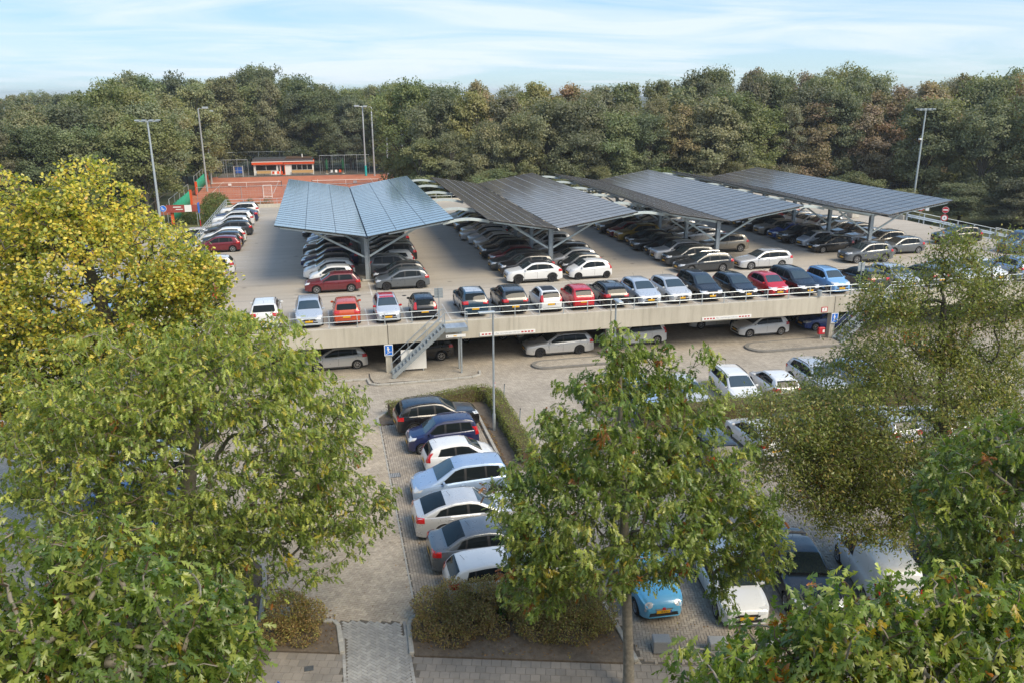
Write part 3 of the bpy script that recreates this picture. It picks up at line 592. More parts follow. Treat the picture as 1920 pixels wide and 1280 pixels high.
# ------------------------------------------------------------------ cars
def interp(pts, x):
    xs = [p[0] for p in pts]; return float(np.interp(x, xs, [p[1] for p in pts]))
class CarType:
    """one body style: a lofted shell and parts that are laid onto it"""
    def __init__(s, name, L, W, prof, wb, fo, r, belt, clear=0.19, cowl=None, rf=None, rr=None, rwb=None, wins=(), tumble=0.30, rails=False, clad=False, rim='rim_silver', nose=0.16, grille=1, round_lamp=False, tall_tail=False, van=False, bump=None):
        s.name, s.L, s.W, s.wb, s.r = name, L, W, wb, r
        s.xf, s.xr = fo, fo+wb; s.clad = clad; s.rim = rim
        # smooth the roof line
        X = np.linspace(0, L, 400); Z = np.interp(X, [p[0] for p in prof], [p[1] for p in prof])
        k = np.ones(17)/17; Zs = np.convolve(np.pad(Z, 8, mode='edge'), k, 'valid'); m = (X > 0.15) & (X < L-0.15); Z = np.where(m, Zs, Z)
        top = lambda x: float(np.interp(x, X, Z))
        Ra = r+0.055
        def base(x):
            z = clear+0.05*max(0, 1-x/0.35)+0.07*max(0, 1-(L-x)/0.4)
            for xw in (s.xf, s.xr):
                d = abs(x-xw)
                if d < Ra: z = max(z, r+math.sqrt(Ra*Ra-d*d))
            return z
        def plan(x):
            tf = max(0, 1-x/0.95); tr = max(0, 1-(L-x)/0.8)
            return (1-0.09*tf**1.5-nose*tf**7)*(1-0.06*tr**1.5-0.11*tr**7)
        BY = ((-0.3, 0.94), (0, 0.945), (0.3, 0.985), (0.6, 1.0), (0.86, 0.992), (1.0, 0.955))
        def section(x):
            zt = top(x); zb = min(belt(x), zt-0.035); z0 = min(base(x), zb-0.05); hw = W/2*plan(x); bl = clear
            pts = [(hw*0.80, z0)]
            for f in (0, 0.12, 0.3, 0.5, 0.7, 0.88, 1.0):
                z = z0+(zb-z0)*f; pts.append((hw*interp(BY, (z-bl)/(zb-bl)), z))
            g = zt-zb; gg = min(1, g/0.4); yb = pts[-1][0]; inset = 0.015+0.02*gg
            we = yb-inset-g*tumble
            if gg < 0.25: we = yb-0.08-0.06*gg
            ze = zt-0.035-0.035*gg
            for f in (0.05, 0.35, 0.68, 1.0):
                pts.append((yb-inset+(we-yb+inset)*f+0.022*gg*math.sin(PI*f), zb+0.004+(ze-zb-0.004)*f))
            pts += [(we*0.955, zt-0.014*gg-0.012), (we*0.82, zt-0.003), (we*0.5, zt+0.008), (0, zt+0.014)]
            return pts
        s.section = section; s.top = top
        xs = set(np.round(np.concatenate([np.arange(0, L+1e-6, 0.075), [0.02, 0.045, L-0.02, L-0.045, L]]), 4))
        for xw in (s.xf, s.xr):
            xs |= set(np.round(xw+Ra*np.cos(np.linspace(0, PI, 19)), 4)) | {round(xw-Ra-0.018, 4), round(xw+Ra+0.018, 4)}
        key = [xw+sg*(Ra+e_) for xw in (s.xf, s.xr) for sg in (-1, 1) for e_ in (0, 0.018)]
        xs = sorted(x for x in xs if 0 <= x <= L and (min(abs(x-k) for k in key) < 1e-3 or min(abs(x-k) for k in key) > 0.015)); ys = []
        for x in xs:
            if ys and x-ys[-1] < 0.014 and min(abs(x-k) for k in key) > 1e-3 and 0.06 < x < L-0.06: continue
            ys.append(x)
        xs = ys; mb = MB(); n = None
        for x in xs:
            p = section(x); full = [(L/2-x, y, z) for y, z in p]+[(L/2-x, -y, z) for y, z in reversed(p[:-1])]
            n = len(full); mb.v += full
        for i in range(len(xs)-1):
            for k in range(n-1): mb.f.append((i*n+k, i*n+k+1, (i+1)*n+k+1, (i+1)*n+k))
        for e in (0, len(xs)-1):
            for k in range(n//2):
                q = (e*n+k, e*n+n-1-k, e*n+n-2-k, e*n+k+1)
                if len(set(q)) == 4: mb.f.append(q if e == 0 else q[::-1])
                else: mb.f.append(tuple(dict.fromkeys(q)))
        bmm = bmesh.new(); tmp = mb.mesh('tmp'); bmm.from_mesh(tmp); bpy.data.meshes.remove(tmp); bmesh.ops.recalc_face_normals(bmm, faces=bmm.faces[:]); bmm.verts.index_update()
        fr = max(bmm.faces, key=lambda f: f.calc_center_median().x)
        if fr.normal.x < 0: bmesh.ops.reverse_faces(bmm, faces=bmm.faces[:])
        mb.f = [tuple(v.index for v in f.verts) for f in bmm.faces]; bmm.free()
        body = mb.mesh('body', 42)
        bvh = BVHTree.FromPolygons([Vector(v) for v in mb.v], mb.f)
        s.parts = [('body', body, 'BODY', None, (0, 0, 0))]
        def side(x, z, sg):                       # a point on the flank
            h = bvh.ray_cast(Vector((L/2-x, sg*2, z)), Vector((0, -sg, 0))); return h
        def front(y, z, e):
            return bvh.ray_cast(Vector((e*(L/2+1), y, z)), Vector((-e, 0, 0)))
        def near(p): return bvh.find_nearest(Vector(p))
        def patch(rows, off=0.006):
            m = MB(); w = len(rows[0])
            for r_ in rows:
                for h in r_: 
                    if h[0] is None: return None
                    nn = h[1]; m.v.append(tuple(h[0]+nn*off))
            for i in range(len(rows)-1):
                for k in range(w-1): m.f.append((i*w+k, i*w+k+1, (i+1)*w+k+1, (i+1)*w+k))
            return m
        def fix(m, outward):
            me = m.mesh('p', 60); 
            if me.polygons and sum((p.normal.dot(Vector(outward))) for p in me.polygons) < 0: me.flip_normals(); 
            return me
        def add(nm, m, mat, outward, parent=None):
            if m: s.parts.append((nm, fix(m, outward), mat, parent, (0, 0, 0)))
        lin = lambda a, b, n_: [a+(b-a)*i/(n_-1) for i in range(n_)]
        # screens
        def screen(xa, xb, nm, mat, outw, wf=0.93):
            rows = []
            for x in lin(xa, xb, 7):
                p = section(x); we = p[12][0] if len(p) > 12 else p[-4][0]; hw = min(we*wf, p[11][0]*0.95)
                rows.append([near((L/2-x, y, top(x)+0.02)) for y in lin(-hw, hw, 9)])
            add(nm, patch(rows, 0.007), mat, outw)
        screen(cowl+0.05, rf-0.02, 'windscreen', 'glass_screen', (1, 0, 1))
        if not van: screen(rr+0.03, rwb-0.02, 'rear_window', 'glass', (-1, 0, 1), 0.90)
        for sg in (1, -1):
            if wins:
                a0, a1 = wins[0][0], wins[-1][1]; tops = (wins[0][2], wins[-1][3])
                def zt_(x): return top(x)-0.105
                def zb_(x): return belt(x)+0.035
                def win(xb0, xb1, xt0, xt1, off, shr, nm, mat):
                    up_, lo = [], []
                    nn = 9
                    for i in range(nn):
                        f = i/(nn-1); xb_ = xb0+shr+(xb1-xb0-2*shr)*f; xt_ = xt0+shr+(xt1-xt0-2*shr)*f
                        lo.append((xb_, zb_(xb_)+shr*0.6)); up_.append((xt_, max(zt_(xt_)-shr*0.5, zb_(xt_)+0.03)))
                    rows = []
                    for g in (0, 0.33, 0.67, 1):
                        rows.append([side(l[0]+(u_[0]-l[0])*g, l[1]+(u_[1]-l[1])*g, sg) for l, u_ in zip(lo, up_)])
                    add(nm, patch(rows, off), mat, (0, sg, 0))
                win(a0-0.03, a1+0.03, tops[0]-0.03, tops[1]+0.03, 0.003, 0.0, 'window_trim', 'plastic')
                for (xb0, xb1, xt0, xt1) in wins: win(xb0, xb1, xt0, xt1, 0.007, 0.012, 'side_window', 'glass')
            # doors: seams and handles
            cuts = [wins[0][0]+0.02]+[w[1] for w in wins if w[1] < s.xr+0.15][:2] if wins else []
            for c in cuts:
                zt0 = belt(c); rows = [[side(c-0.006, z, sg) for z in lin(zt0-0.02, clear+0.13, 6)], [side(c+0.006, z, sg) for z in lin(zt0-0.02, clear+0.13, 6)]]
                add('door_seam', patch(rows, 0.002), 'under', (0, sg, 0))
            for c in cuts[1:]:
                h = side(c-0.14, belt(c)-0.11, sg)
                if h[0] is not None:
                    m = bevel(MB().box(-0.09, 0.09, -0.012, 0.022, -0.016, 0.016), 0.008, 1); m.v = [(x+h[0].x, sg*y+h[0].y, z+h[0].z) for x, y, z in m.v]; add('door_handle', m, 'BODY', (0, sg, 0))
            # sill
            xa, xb = s.xf+Ra+0.02, s.xr-Ra-0.02; hh = 0.13 if clad else 0.07
            rows = [[side(x, z, sg) for x in lin(xa, xb, 9)] for z in lin(clear+0.012, clear+hh, 3)]
            add('sill', patch(rows, 0.004), 'plastic', (0, sg, 0))
            if clad:
                for xw in (s.xf, s.xr):
                    angs = lin(R(12), R(168), 15); rows = [[side(xw-q*math.cos(a), r+q*math.sin(a), sg) for a in angs] for q in (Ra+0.008, Ra+0.06)]
                    add('arch_trim', patch(rows, 0.006), 'plastic', (0, sg, 0))
            # lamps
            zf = top(0.2); hwf = W/2*plan(0.1)
            if round_lamp:
                rows = [[near((L/2-0.12, sg*(0.50+q*math.cos(a)), 0.70+q*math.sin(a))) for a in lin(0, 2*PI, 17)] for q in (0.02, 0.07, 0.13)]
                add('headlight', patch(rows, 0.016), 'head_lamp', (1, 0, 0))
                rows = [[near((L/2-0.1, sg*(0.60+q*math.cos(a)), 0.53+q*math.sin(a))) for a in lin(0, 2*PI, 13)] for q in (0.01, 0.05)]
                add('fog_lamp', patch(rows, 0.012), 'head_lamp', (1, 0, 0))
            else:
                z1, z2 = zf-0.05, zf-0.20; hwf = W/2*plan(0.02); rows = []
                for g in lin(0, 1, 6):
                    ra = [front(sg*hwf*y, z1+(z2-z1)*g+0.05*(y-0.5), 1) for y in lin(0.52, 0.88, 5)]; sa = [side(q, z1+(z2-z1)*(g*0.8)+0.04+0.12*q, sg) for q in lin(0.16, 0.44-0.14*g, 5)]
                    if ra[-1][0] is None or ra[0][0] is None or sa[0][0] is None or sa[-1][0] is None: continue
                    m0, m1 = ra[-1][0], sa[0][0]; mid = [near(m0+(m1-m0)*q+Vector((0.06, sg*0.06, 0))) for q in (0.3, 0.6)]
                    rows.append(ra+mid+sa)
                if len(rows) > 2: add('headlight', patch(rows, 0.012), 'head_lamp', (1, sg*0.5, 0.3))
            zr = top(L-0.12) if not van else 1.25
            zt1 = min(zr-0.02, belt(L-0.2)+0.04); h_ = 0.2 if not tall_tail else 0.42
            if tall_tail: zt1 = belt(L-0.2)+0.20
            hwr = W/2*plan(L-0.02); y0, wl_ = (0.62, 0.30) if not tall_tail else (0.80, 0.16); rows = []
            for z in lin(zt1, zt1-h_, 7):
                ra = [front(sg*hwr*y, z, -1) for y in lin(y0, 0.90, 5)]; ex = max(0, z-belt(L-0.2))*0.85; sa = [side(L-q-ex, z, sg) for q in lin(0.13, wl_+0.05, 5)]
                if ra[-1][0] is None or sa[0][0] is None: rows = None; break
                m0, m1 = ra[-1][0], sa[0][0]; mid = [near(m0+(m1-m0)*q+Vector((-0.06, sg*0.06, 0))) for q in (0.3, 0.6)]
                rows.append(ra+mid+sa)
            if rows: add('taillight', patch(rows, 0.012), 'tail_lamp', (-1, sg*0.5, 0))
            # mirror
            xm = wins[0][0]+0.12 if wins else cowl; zm = belt(xm)+0.09; h = side(xm, zm-0.04, sg)
            ym = (abs(h[0].y) if h[0] is not None else W/2)+0.10
            m = bevel(MB().box(-0.045, 0.06, -0.10, 0.09, -0.065, 0.065), 0.03, 2); m.v = [(L/2-xm+x, sg*(ym+y), zm+z) for x, y, z in m.v]
            s.parts.append(('mirror', m.mesh('mirror', 50) if sg > 0 else fix(m, (0, 0, 0)), 'MIRROR', None, (0, 0, 0)))
            if rails:
                xa, xb = rf+0.18, rr-0.12; pts = []
                for f in lin(0, 1, 9):
                    x = xa+(xb-xa)*f; p = section(x); pts.append((L/2-x, sg*(p[11][0]-0.03), p[11][1]+0.035+(0.045 if 0 < f < 1 else 0)))
                s.parts.append(('roof_rail', MB().tube(pts, 0.018, 6).mesh('roof_rail', 50), 'RAIL', None, (0, 0, 0)))
        # front face
        zf = top(0.03)
        def face(y0, y1, z0, z1, e, nm, mat, off=0.006, taper=0.0, ny=9):
            rows = [[front(y*(1-taper*g), z0+(z1-z0)*g, e) for y in lin(y0, y1, ny)] for g in (0, 0.5, 1)]
            add(nm, patch(rows, off), mat, (e, 0, 0))
        if grille == 1:
            face(-0.42, 0.42, zf-0.16, zf-0.05, 1, 'grille', 'plastic', 0.006, -0.05)
        elif grille == 2:
            face(-0.36, 0.36, zf-0.30, zf-0.04, 1, 'grille', 'plastic', 0.006, -0.15)
            face(-0.36, 0.36, zf-0.10, zf-0.075, 1, 'grille_bar', 'chrome', 0.012, -0.15)
        elif grille == 3:
            face(-0.30, 0.30, zf-0.085, zf-0.05, 1, 'whisker_bar', 'chrome', 0.014); face(-0.07, 0.07, zf-0.12, zf-0.02, 1, 'emblem', 'red_sign', 0.02, 0.3)
        face(-0.52, 0.52, 0.30, 0.43, 1, 'lower_intake', 'plastic', 0.006, 0.08)
        bz = 0.40
        for e, zp in ((1, 0.47), (-1, 0.62 if not van else 0.95)):
            h = front(0.0, zp, e)
            if h[0] is not None:
                m = MB().box(0, 0.012, -0.26, 0.26, -0.055, 0.055); m.v = [(h[0].x+e*(0.014+x), y, zp+z) for x, y, z in m.v]; s.parts.append(('plate', fix(m, (0, 0, 0)), 'plate', None, (0, 0, 0)))
                m = MB().box(0.0125, 0.014, -0.26, -0.215, -0.05, 0.05); m.v = [(h[0].x+e*(0.014+x), y*e*-1, zp+z) for x, y, z in m.v]; s.parts.append(('plate_band', fix(m, (0, 0, 0)), 'plate_blue', len(s.parts)-1, (0, 0, 0)))
            s.plate_x = h[0].x+0.03 if e == 1 and h[0] is not None else getattr(s, 'plate_x', 0)
        face(-0.62, 0.62, 0.28, 0.38, -1, 'bumper_trim', 'plastic', 0.005)
        h = front(0, zf-0.10, 1)
        if h[0] is not None and grille != 3: s.parts.append(('emblem', (lambda m: (setattr(m, 'v', [(h[0].x+0.012+y, x, zf-0.10+z) for x, y, z in m.v]), m.mesh('emblem'))[1])(MB().lathe([(0.0, 0.006), (0.05, 0.006), (0.05, 0.0)], 12, 'y')), 'chrome', None, (0, 0, 0)))
        # underside that also lines the wheel wells
        ub = MB().box(-(L/2-0.2), L/2-0.2, -(W/2-0.235), W/2-0.235, clear-0.02, 0.66)
        s.parts.append(('underbody', ub.mesh('underbody'), 'under', None, (0, 0, 0)))
        # antenna
        xa = rr-0.25; s.parts.append(('antenna', MB().tube([(L/2-xa, 0, top(xa)), (L/2-xa-0.16, 0, top(xa)+0.22)], 0.006, 5).mesh('antenna'), 'plastic', None, (0, 0, 0)))
        # roof skin for two-tone cars
        rows = []
        for x in lin(rf, rr, 8):
            p = section(x); hw = p[11][0]*0.985; rows.append([near((L/2-x, y, top(x)+0.03-0.05*abs(y/hw)**4)) for y in lin(-hw, hw, 9)])
        m = patch(rows, 0.004); s.roof = fix(m, (0, 0, 1)) if m else None
        # wheels
        w = 0.20; pr = [(r*0.62, -w/2+0.01), (r*0.90, -w/2), (r*0.985, -w/2+0.03), (r, 0), (r*0.985, w/2-0.03), (r*0.90, w/2), (r*0.66, w/2-0.008)]
        ty = MB().lathe(pr, 22, 'y'); ty.lathe([(r*0.66, w/2-0.05), (0.0, w/2-0.06)], 22, 'y')
        s.tyre = ty.mesh('wheel', 40)
        rm = MB().lathe([(r*0.665, w/2-0.02), (r*0.665, w/2-0.004), (r*0.60, w/2-0.006), (r*0.585, w/2-0.03)], 22, 'y')
        rm.lathe([(r*0.17, w/2-0.04), (r*0.16, w/2-0.012), (0.0, w/2-0.008)], 10, 'y')
        for k in range(7):
            a = 2*PI*k/7; ca, sa = math.cos(a), math.sin(a)
            q = [(0.10, -0.035), (0.60, -0.05), (0.60, 0.05), (0.10, 0.035)]
            top_ = [(r*(u_*ca-v_*sa), w/2-0.018+0.006*(u_ < 0.3), r*(u_*sa+v_*ca)) for u_, v_ in q]
            rm.add(top_+[(x, y-0.04, z) for x, y, z in top_], [(3, 2, 1, 0), (0, 1, 5, 4), (2, 3, 7, 6), (1, 2, 6, 5)])
        s.rimm = rm.mesh('rim', 40); s.wy = W/2*0.975-w/2

def bl(*pts): return lambda x: interp(pts, x)
CT = {}
def ct(name, *a, **k): CT[name] = CarType(name, *a, **k)
ct('hatch', 4.0, 1.74, [(0, .60), (.05, .70), (.22, .79), (.98, .98), (1.72, 1.38), (2.1, 1.45), (2.6, 1.46), (3.3, 1.42), (3.6, 1.35), (3.9, 1.0), (3.97, .86), (4, .62)], 2.52, 0.78, 0.31, bl((0, .78), (.9, .86), (4, .98)), cowl=0.98, rf=1.78, rr=3.55, rwb=3.90,
   wins=[(1.12, 2.12, 1.80, 2.14), (2.18, 3.02, 2.20, 3.02), (3.06, 3.36, 3.06, 3.24)])
ct('city', 3.45, 1.62, [(0, .58), (.05, .68), (.2, .80), (.66, .98), (1.32, 1.38), (1.7, 1.455), (2.2, 1.46), (2.85, 1.41), (3.1, 1.33), (3.36, .98), (3.43, .84), (3.45, .6)], 2.34, 0.66, 0.28, bl((0, .78), (.7, .86), (3.4, 1.0)), cowl=0.68, rf=1.38, rr=3.05, rwb=3.36,
   wins=[(0.84, 1.98, 1.42, 2.0), (2.05, 2.85, 2.06, 2.68)], nose=0.2, tall_tail=True)
ct('golf', 4.02, 1.70, [(0, .60), (.025, .72), (.08, .78), (1.15, .93), (1.82, 1.345), (2.1, 1.40), (3.2, 1.405), (3.52, 1.36), (3.86, .96), (3.97, .88), (4.02, .60)], 2.475, 0.83, 0.30, bl((0, .74), (1.1, .86), (4, .92)), cowl=1.17, rf=1.86, rr=3.5, rwb=3.86,
   wins=[(1.32, 2.42, 1.90, 2.44), (2.54, 3.46, 2.56, 3.34)], nose=0.08)
ct('suv', 4.42, 1.84, [(0, .66), (.05, .86), (.2, .97), (1.2, 1.09), (1.95, 1.55), (2.35, 1.63), (3.2, 1.64), (3.85, 1.58), (4.02, 1.52), (4.30, 1.13), (4.39, .96), (4.42, .65)], 2.68, 0.87, 0.35, bl((0, .90), (1.1, .99), (4.4, 1.13)), clear=0.24, cowl=1.22, rf=2.0, rr=3.95, rwb=4.30,
   wins=[(1.36, 2.36, 2.02, 2.38), (2.44, 3.30, 2.46, 3.28), (3.34, 3.82, 3.34, 3.66)], rails=True, clad=True, grille=2)
ct('csuv', 4.36, 1.80, [(0, .62), (.05, .80), (.2, .92), (1.15, 1.05), (1.9, 1.46), (2.3, 1.53), (3.0, 1.52), (3.6, 1.42), (4.05, 1.14), (4.22, 1.08), (4.33, .92), (4.36, .62)], 2.67, 0.84, 0.34, bl((0, .86), (1.1, .94), (4.3, 1.07)), clear=0.21, cowl=1.17, rf=1.95, rr=3.25, rwb=4.05,
   wins=[(1.30, 2.32, 1.98, 2.34), (2.40, 3.22, 2.42, 3.16), (3.27, 3.62, 3.2, 3.40)], clad=True, grille=1, rim='rim_dark')
ct('estate', 4.76, 1.82, [(0, .58), (.05, .69), (.25, .78), (1.35, .97), (2.15, 1.40), (2.5, 1.47), (3.4, 1.485), (4.2, 1.43), (4.38, 1.37), (4.67, 1.0), (4.73, .86), (4.76, .6)], 2.76, 0.93, 0.33, bl((0, .77), (1.2, .88), (4.7, .99)), cowl=1.37, rf=2.2, rr=4.32, rwb=4.66,
   wins=[(1.52, 2.52, 2.22, 2.54), (2.60, 3.42, 2.62, 3.40), (3.47, 4.25, 3.46, 4.06)], rails=True, grille=1)
ct('mpv', 4.35, 1.80, [(0, .60), (.05, .72), (.3, .86), (.98, 1.07), (1.78, 1.54), (2.2, 1.64), (3.2, 1.65), (3.9, 1.59), (4.07, 1.52), (4.28, 1.06), (4.33, .9), (4.35, .6)], 2.70, 0.88, 0.32, bl((0, .84), (.95, .93), (4.3, 1.04)), cowl=1.0, rf=1.85, rr=4.0, rwb=4.27,
   wins=[(1.20, 2.24, 1.88, 2.26), (2.32, 3.18, 2.34, 3.16), (3.23, 3.92, 3.22, 3.76)], tall_tail=True)
ct('panda', 3.56, 1.60, [(0, .60), (.05, .76), (.2, .88), (.78, 1.01), (1.36, 1.46), (1.7, 1.54), (2.6, 1.55), (3.2, 1.51), (3.36, 1.45), (3.5, 1.02), (3.54, .88), (3.56, .6)], 2.30, 0.66, 0.29, bl((0, .80), (.7, .92), (3.5, 1.0)), cowl=0.8, rf=1.42, rr=3.3, rwb=3.5,
   wins=[(0.95, 1.80, 1.45, 1.82), (1.88, 2.60, 1.90, 2.58), (2.65, 3.22, 2.64, 3.12)], rails=True, tall_tail=True, tumble=0.22)
ct('fastback', 4.90, 1.88, [(0, .58), (.05, .72), (.25, .82), (1.5, 1.0), (2.3, 1.40), (2.7, 1.475), (3.3, 1.47), (4.0, 1.34), (4.62, 1.09), (4.8, 1.05), (4.87, .92), (4.9, .6)], 2.92, 0.88, 0.34, bl((0, .80), (1.4, .93), (4.8, 1.02)), cowl=1.52, rf=2.36, rr=3.62, rwb=4.56,
   wins=[(1.68, 2.72, 2.40, 2.74), (2.80, 3.62, 2.82, 3.58), (3.67, 4.10, 3.62, 3.86)], grille=2)
ct('sedan', 4.80, 1.86, [(0, .58), (.05, .72), (.25, .82), (1.45, .98), (2.2, 1.40), (2.6, 1.465), (3.2, 1.46), (3.7, 1.37), (4.25, 1.07), (4.62, 1.05), (4.76, .98), (4.8, .6)], 2.87, 0.85, 0.33, bl((0, .79), (1.4, .91), (4.7, 1.0)), cowl=1.47, rf=2.26, rr=3.48, rwb=4.22,
   wins=[(1.62, 2.60, 2.30, 2.62), (2.68, 3.50, 2.70, 3.44), (3.55, 3.85, 3.48, 3.62)], grille=2)
ct('van', 4.90, 1.90, [(0, .60), (.05, .86), (.3, 1.03), (.85, 1.18), (1.5, 1.78), (1.85, 1.93), (3.0, 1.96), (4.6, 1.94), (4.76, 1.87), (4.86, 1.3), (4.89, 1.0), (4.9, .6)], 2.98, 0.90, 0.34, bl((0, .94), (.9, 1.06), (4.9, 1.10)), cowl=0.87, rf=1.58, rr=4.6, rwb=4.85,
   wins=[(1.08, 2.05, 1.62, 2.07), (2.16, 3.35, 2.17, 3.34), (3.42, 4.60, 3.42, 4.55)], tumble=0.14, tall_tail=True, van=True)
ct('caddy', 4.45, 1.80, [(0, .60), (.05, .78), (.3, .92), (.95, 1.10), (1.65, 1.68), (2.0, 1.80), (3.0, 1.83), (4.2, 1.81), (4.34, 1.74), (4.42, 1.2), (4.44, .95), (4.45, .6)], 2.70, 0.86, 0.32, bl((0, .90), (.95, 1.0), (4.4, 1.05)), cowl=0.97, rf=1.72, rr=4.2, rwb=4.4,
   wins=[(1.18, 2.1, 1.75, 2.12)], tumble=0.16, tall_tail=True, van=True)
ct('fiat', 3.55, 1.64, [(0, .56), (.06, .70), (.3, .86), (.88, 1.0), (1.46, 1.36), (1.8, 1.47), (2.3, 1.48), (2.95, 1.38), (3.2, 1.27), (3.44, .98), (3.52, .8), (3.55, .58)], 2.30, 0.67, 0.29, bl((0, .76), (.8, .90), (3.5, .97)), cowl=0.9, rf=1.52, rr=2.95, rwb=3.42,
   wins=[(1.06, 2.10, 1.56, 2.12), (2.18, 2.80, 2.18, 2.55)], nose=0.26, round_lamp=True, grille=3)
NAMES = dict(hatch='hatchback', city='city car', golf='three-door hatchback', suv='crossover', csuv='sloping crossover', estate='estate car', mpv='people carrier', panda='boxy small car', fastback='fastback saloon', sedan='saloon', van='passenger van', caddy='delivery van', fiat='retro city car')
CNAME = dict(darkgrey='dark grey', darkred='dark red', orangered='orange', lightblue='light blue', iceblue='pale blue', fiatblue='sky blue', vanblue='slate blue', petrol='dark petrol', paleblue='pale silver blue', navy='navy blue')
LABELS = set()
def car(kind, colr, x, y, z, heading, label, roof=None, rim=None, mirror=None, group='parked cars', rails='plastic'):
    """heading: direction of the nose in degrees from +X"""
    c = CT[kind]; cn = CNAME.get(colr, colr)
    lab = label.replace('{}', cn+' '+NAMES[kind]) if '{}' in label else label
    assert lab not in LABELS, lab; LABELS.add(lab)
    nm = {'van': 'van', 'caddy': 'van'}.get(kind, 'car')
    t_ = thing('parked_'+nm, lab, nm, (x, y, z), R(heading), group)
    made = []
    for (n, m, mat, par, loc) in c.parts:
        mt = {'BODY': 'paint_'+colr, 'MIRROR': mirror or ('paint_'+colr if colr not in ('maroon',) else 'plastic'), 'RAIL': rails}.get(mat, mat)
        made.append(link(n, m, mt, made[par] if par is not None else t_, loc))
    if roof and c.roof: link('roof_panel', c.roof, roof if roof in MATS else 'paint_'+roof, t_)
    for xw in (c.xf, c.xr):
        for sg in (1, -1):
            w = link('wheel', c.tyre, 'tyre', t_, (c.L/2-xw, sg*c.wy, c.r), 0 if sg > 0 else PI)
            link('rim', c.rimm, rim or c.rim, w, (0, 0, 0), 0)
    return t_

# ------------------------------------------------------------------ the parked cars
# cars along the front edge of the deck: (style, colour, nose to the street?, extras, what it stands beside)
FRONT = [('suv', 'white', 0, {}, 'white crossover at the deck edge, half hidden by yellow oak leaves'),
    ('hatch', 'paleblue', 1, {}, 'pale silver hatchback with dark sunroof facing the street at the deck edge'),
    ('hatch', 'orangered', 0, {}, 'orange hatchback showing its tail at the deck edge'),
    ('city', 'paleblue', 1, dict(roof='red', mirror='paint_red'), 'pale silver city car with red roof and red mirrors'),
    ('city', 'black', 0, {}, 'black city car showing its tail beside the stair top sign'),
    ('suv', 'petrol', 0, dict(roof='silver'), 'dark petrol crossover with silver roof right of the stair landing'),
    ('suv', 'darkgrey', 0, dict(rails='chrome'), 'dark grey crossover with silver roof rails at the deck edge'),
    ('city', 'white', 0, dict(roof='plastic'), 'white city car with black roof showing its tail at the deck edge'),
    ('city', 'red', 0, {}, 'red city car showing its tail beside the black estate'),
    ('estate', 'black', 0, {}, 'black estate car showing its tail at the deck edge'),
    ('hatch', 'paleblue', 1, {}, 'pale silver blue hatchback facing the street beside the black estate tail'),
    ('hatch', 'silver', 1, {}, 'silver hatchback facing the street beside the black people carrier'),
    ('mpv', 'black', 1, {}, 'black people carrier facing the street at the deck edge'),
    ('hatch', 'black', 1, {}, 'black hatchback facing the street beside the red city car nose'),
    ('city', 'red', 1, {}, 'red city car facing the street at the deck edge'),
    ('mpv', 'black', 1, {}, 'black boxy car facing the street between red city car and light blue car'),
    ('panda', 'lightblue', 1, {}, 'light blue boxy small car with roof rails facing the street'),
    ('estate', 'black', 0, {}, 'black estate car behind the grey sign back, tail to the street'),
    ('hatch', 'paleblue', 1, {}, 'pale hatchback facing the street behind the airy oak top'),
    ('hatch', 'grey', 0, {}, 'grey hatchback behind the airy oak top')]
for x, (k, c, toward, kw, lab) in zip(FX, FRONT):
    car(k, c, x, 50.0+CT[k].L/2+rnd.uniform(-0.1, 0.1), DZ, (-90 if toward else 90)+rnd.uniform(-1, 1)+(2 if x > 20 else 0), lab, group='cars along the deck edge', **kw)
car('sedan', 'silver', 47.2, 52.4, DZ, -92, 'silver saloon at the deck edge glimpsed through the airy oak', group='cars along the deck edge')
car('hatch', 'white', 49.7, 52.3, DZ, -90, 'white hatchback at the deck edge glimpsed through the airy oak', group='cars along the deck edge')
car('suv', 'iceblue', 52.3, 52.4, DZ, 90, 'pale blue crossover at the deck edge glimpsed through the airy oak', group='cars along the deck edge')
def row(x, y0, spec, where, head=180):
    cnt = 0
    for i, it in enumerate(spec):
        if not it: continue
        k, c = it[0], it[1]; kw = it[2] if len(it) > 2 else {}
        h = head+(180 if kw.get('flip') else 0); kw = {a: b for a, b in kw.items() if a != 'flip'}
        car(k, c, x+rnd.uniform(-0.12, 0.12), y0+i*PITCHY+rnd.uniform(-0.08, 0.08), DZ, h+rnd.uniform(-0.8, 0.8), '{}, '+ordinal(i)+' bay from the street, '+where, group='cars under the solar canopies', **kw)
row(ROWS['c1l'], 60.0, [('golf', 'maroon'), ('city', 'white'), ('hatch', 'white'), ('hatch', 'black'), ('estate', 'navy'), ('hatch', 'black'), ('suv', 'black'), ('hatch', 'darkgrey'), ('hatch', 'iceblue'), ('city', 'blue'), ('estate', 'black'), ('hatch', 'white'), ('hatch', 'grey'), ('suv', 'silver')], 'aisle side of the light blue canopy')
row(ROWS['c1r'], 60.0, [('hatch', 'grey', dict(rim='rim_dark')), ('hatch', 'black'), ('mpv', 'grey', dict(flip=1)), ('city', 'white'), ('suv', 'black'), ('estate', 'black'), ('hatch', 'darkgrey'), ('suv', 'black'), ('hatch', 'black'), ('hatch', 'silver'), ('estate', 'navy'), ('hatch', 'red'), ('suv', 'white')], 'far side of the light blue canopy')
row(ROWS['c2l'], 59.6, [('csuv', 'white', dict(roof='plastic')), ('suv', 'black'), ('estate', 'darkgrey'), ('hatch', 'darkred'), ('suv', 'black'), ('hatch', 'black'), ('hatch', 'silver'), ('hatch', 'paleblue'), ('estate', 'silver'), ('hatch', 'silver'), ('suv', 'darkgrey'), ('hatch', 'black'), ('estate', 'silver'), ('hatch', 'white')], 'aisle side of the first black canopy')
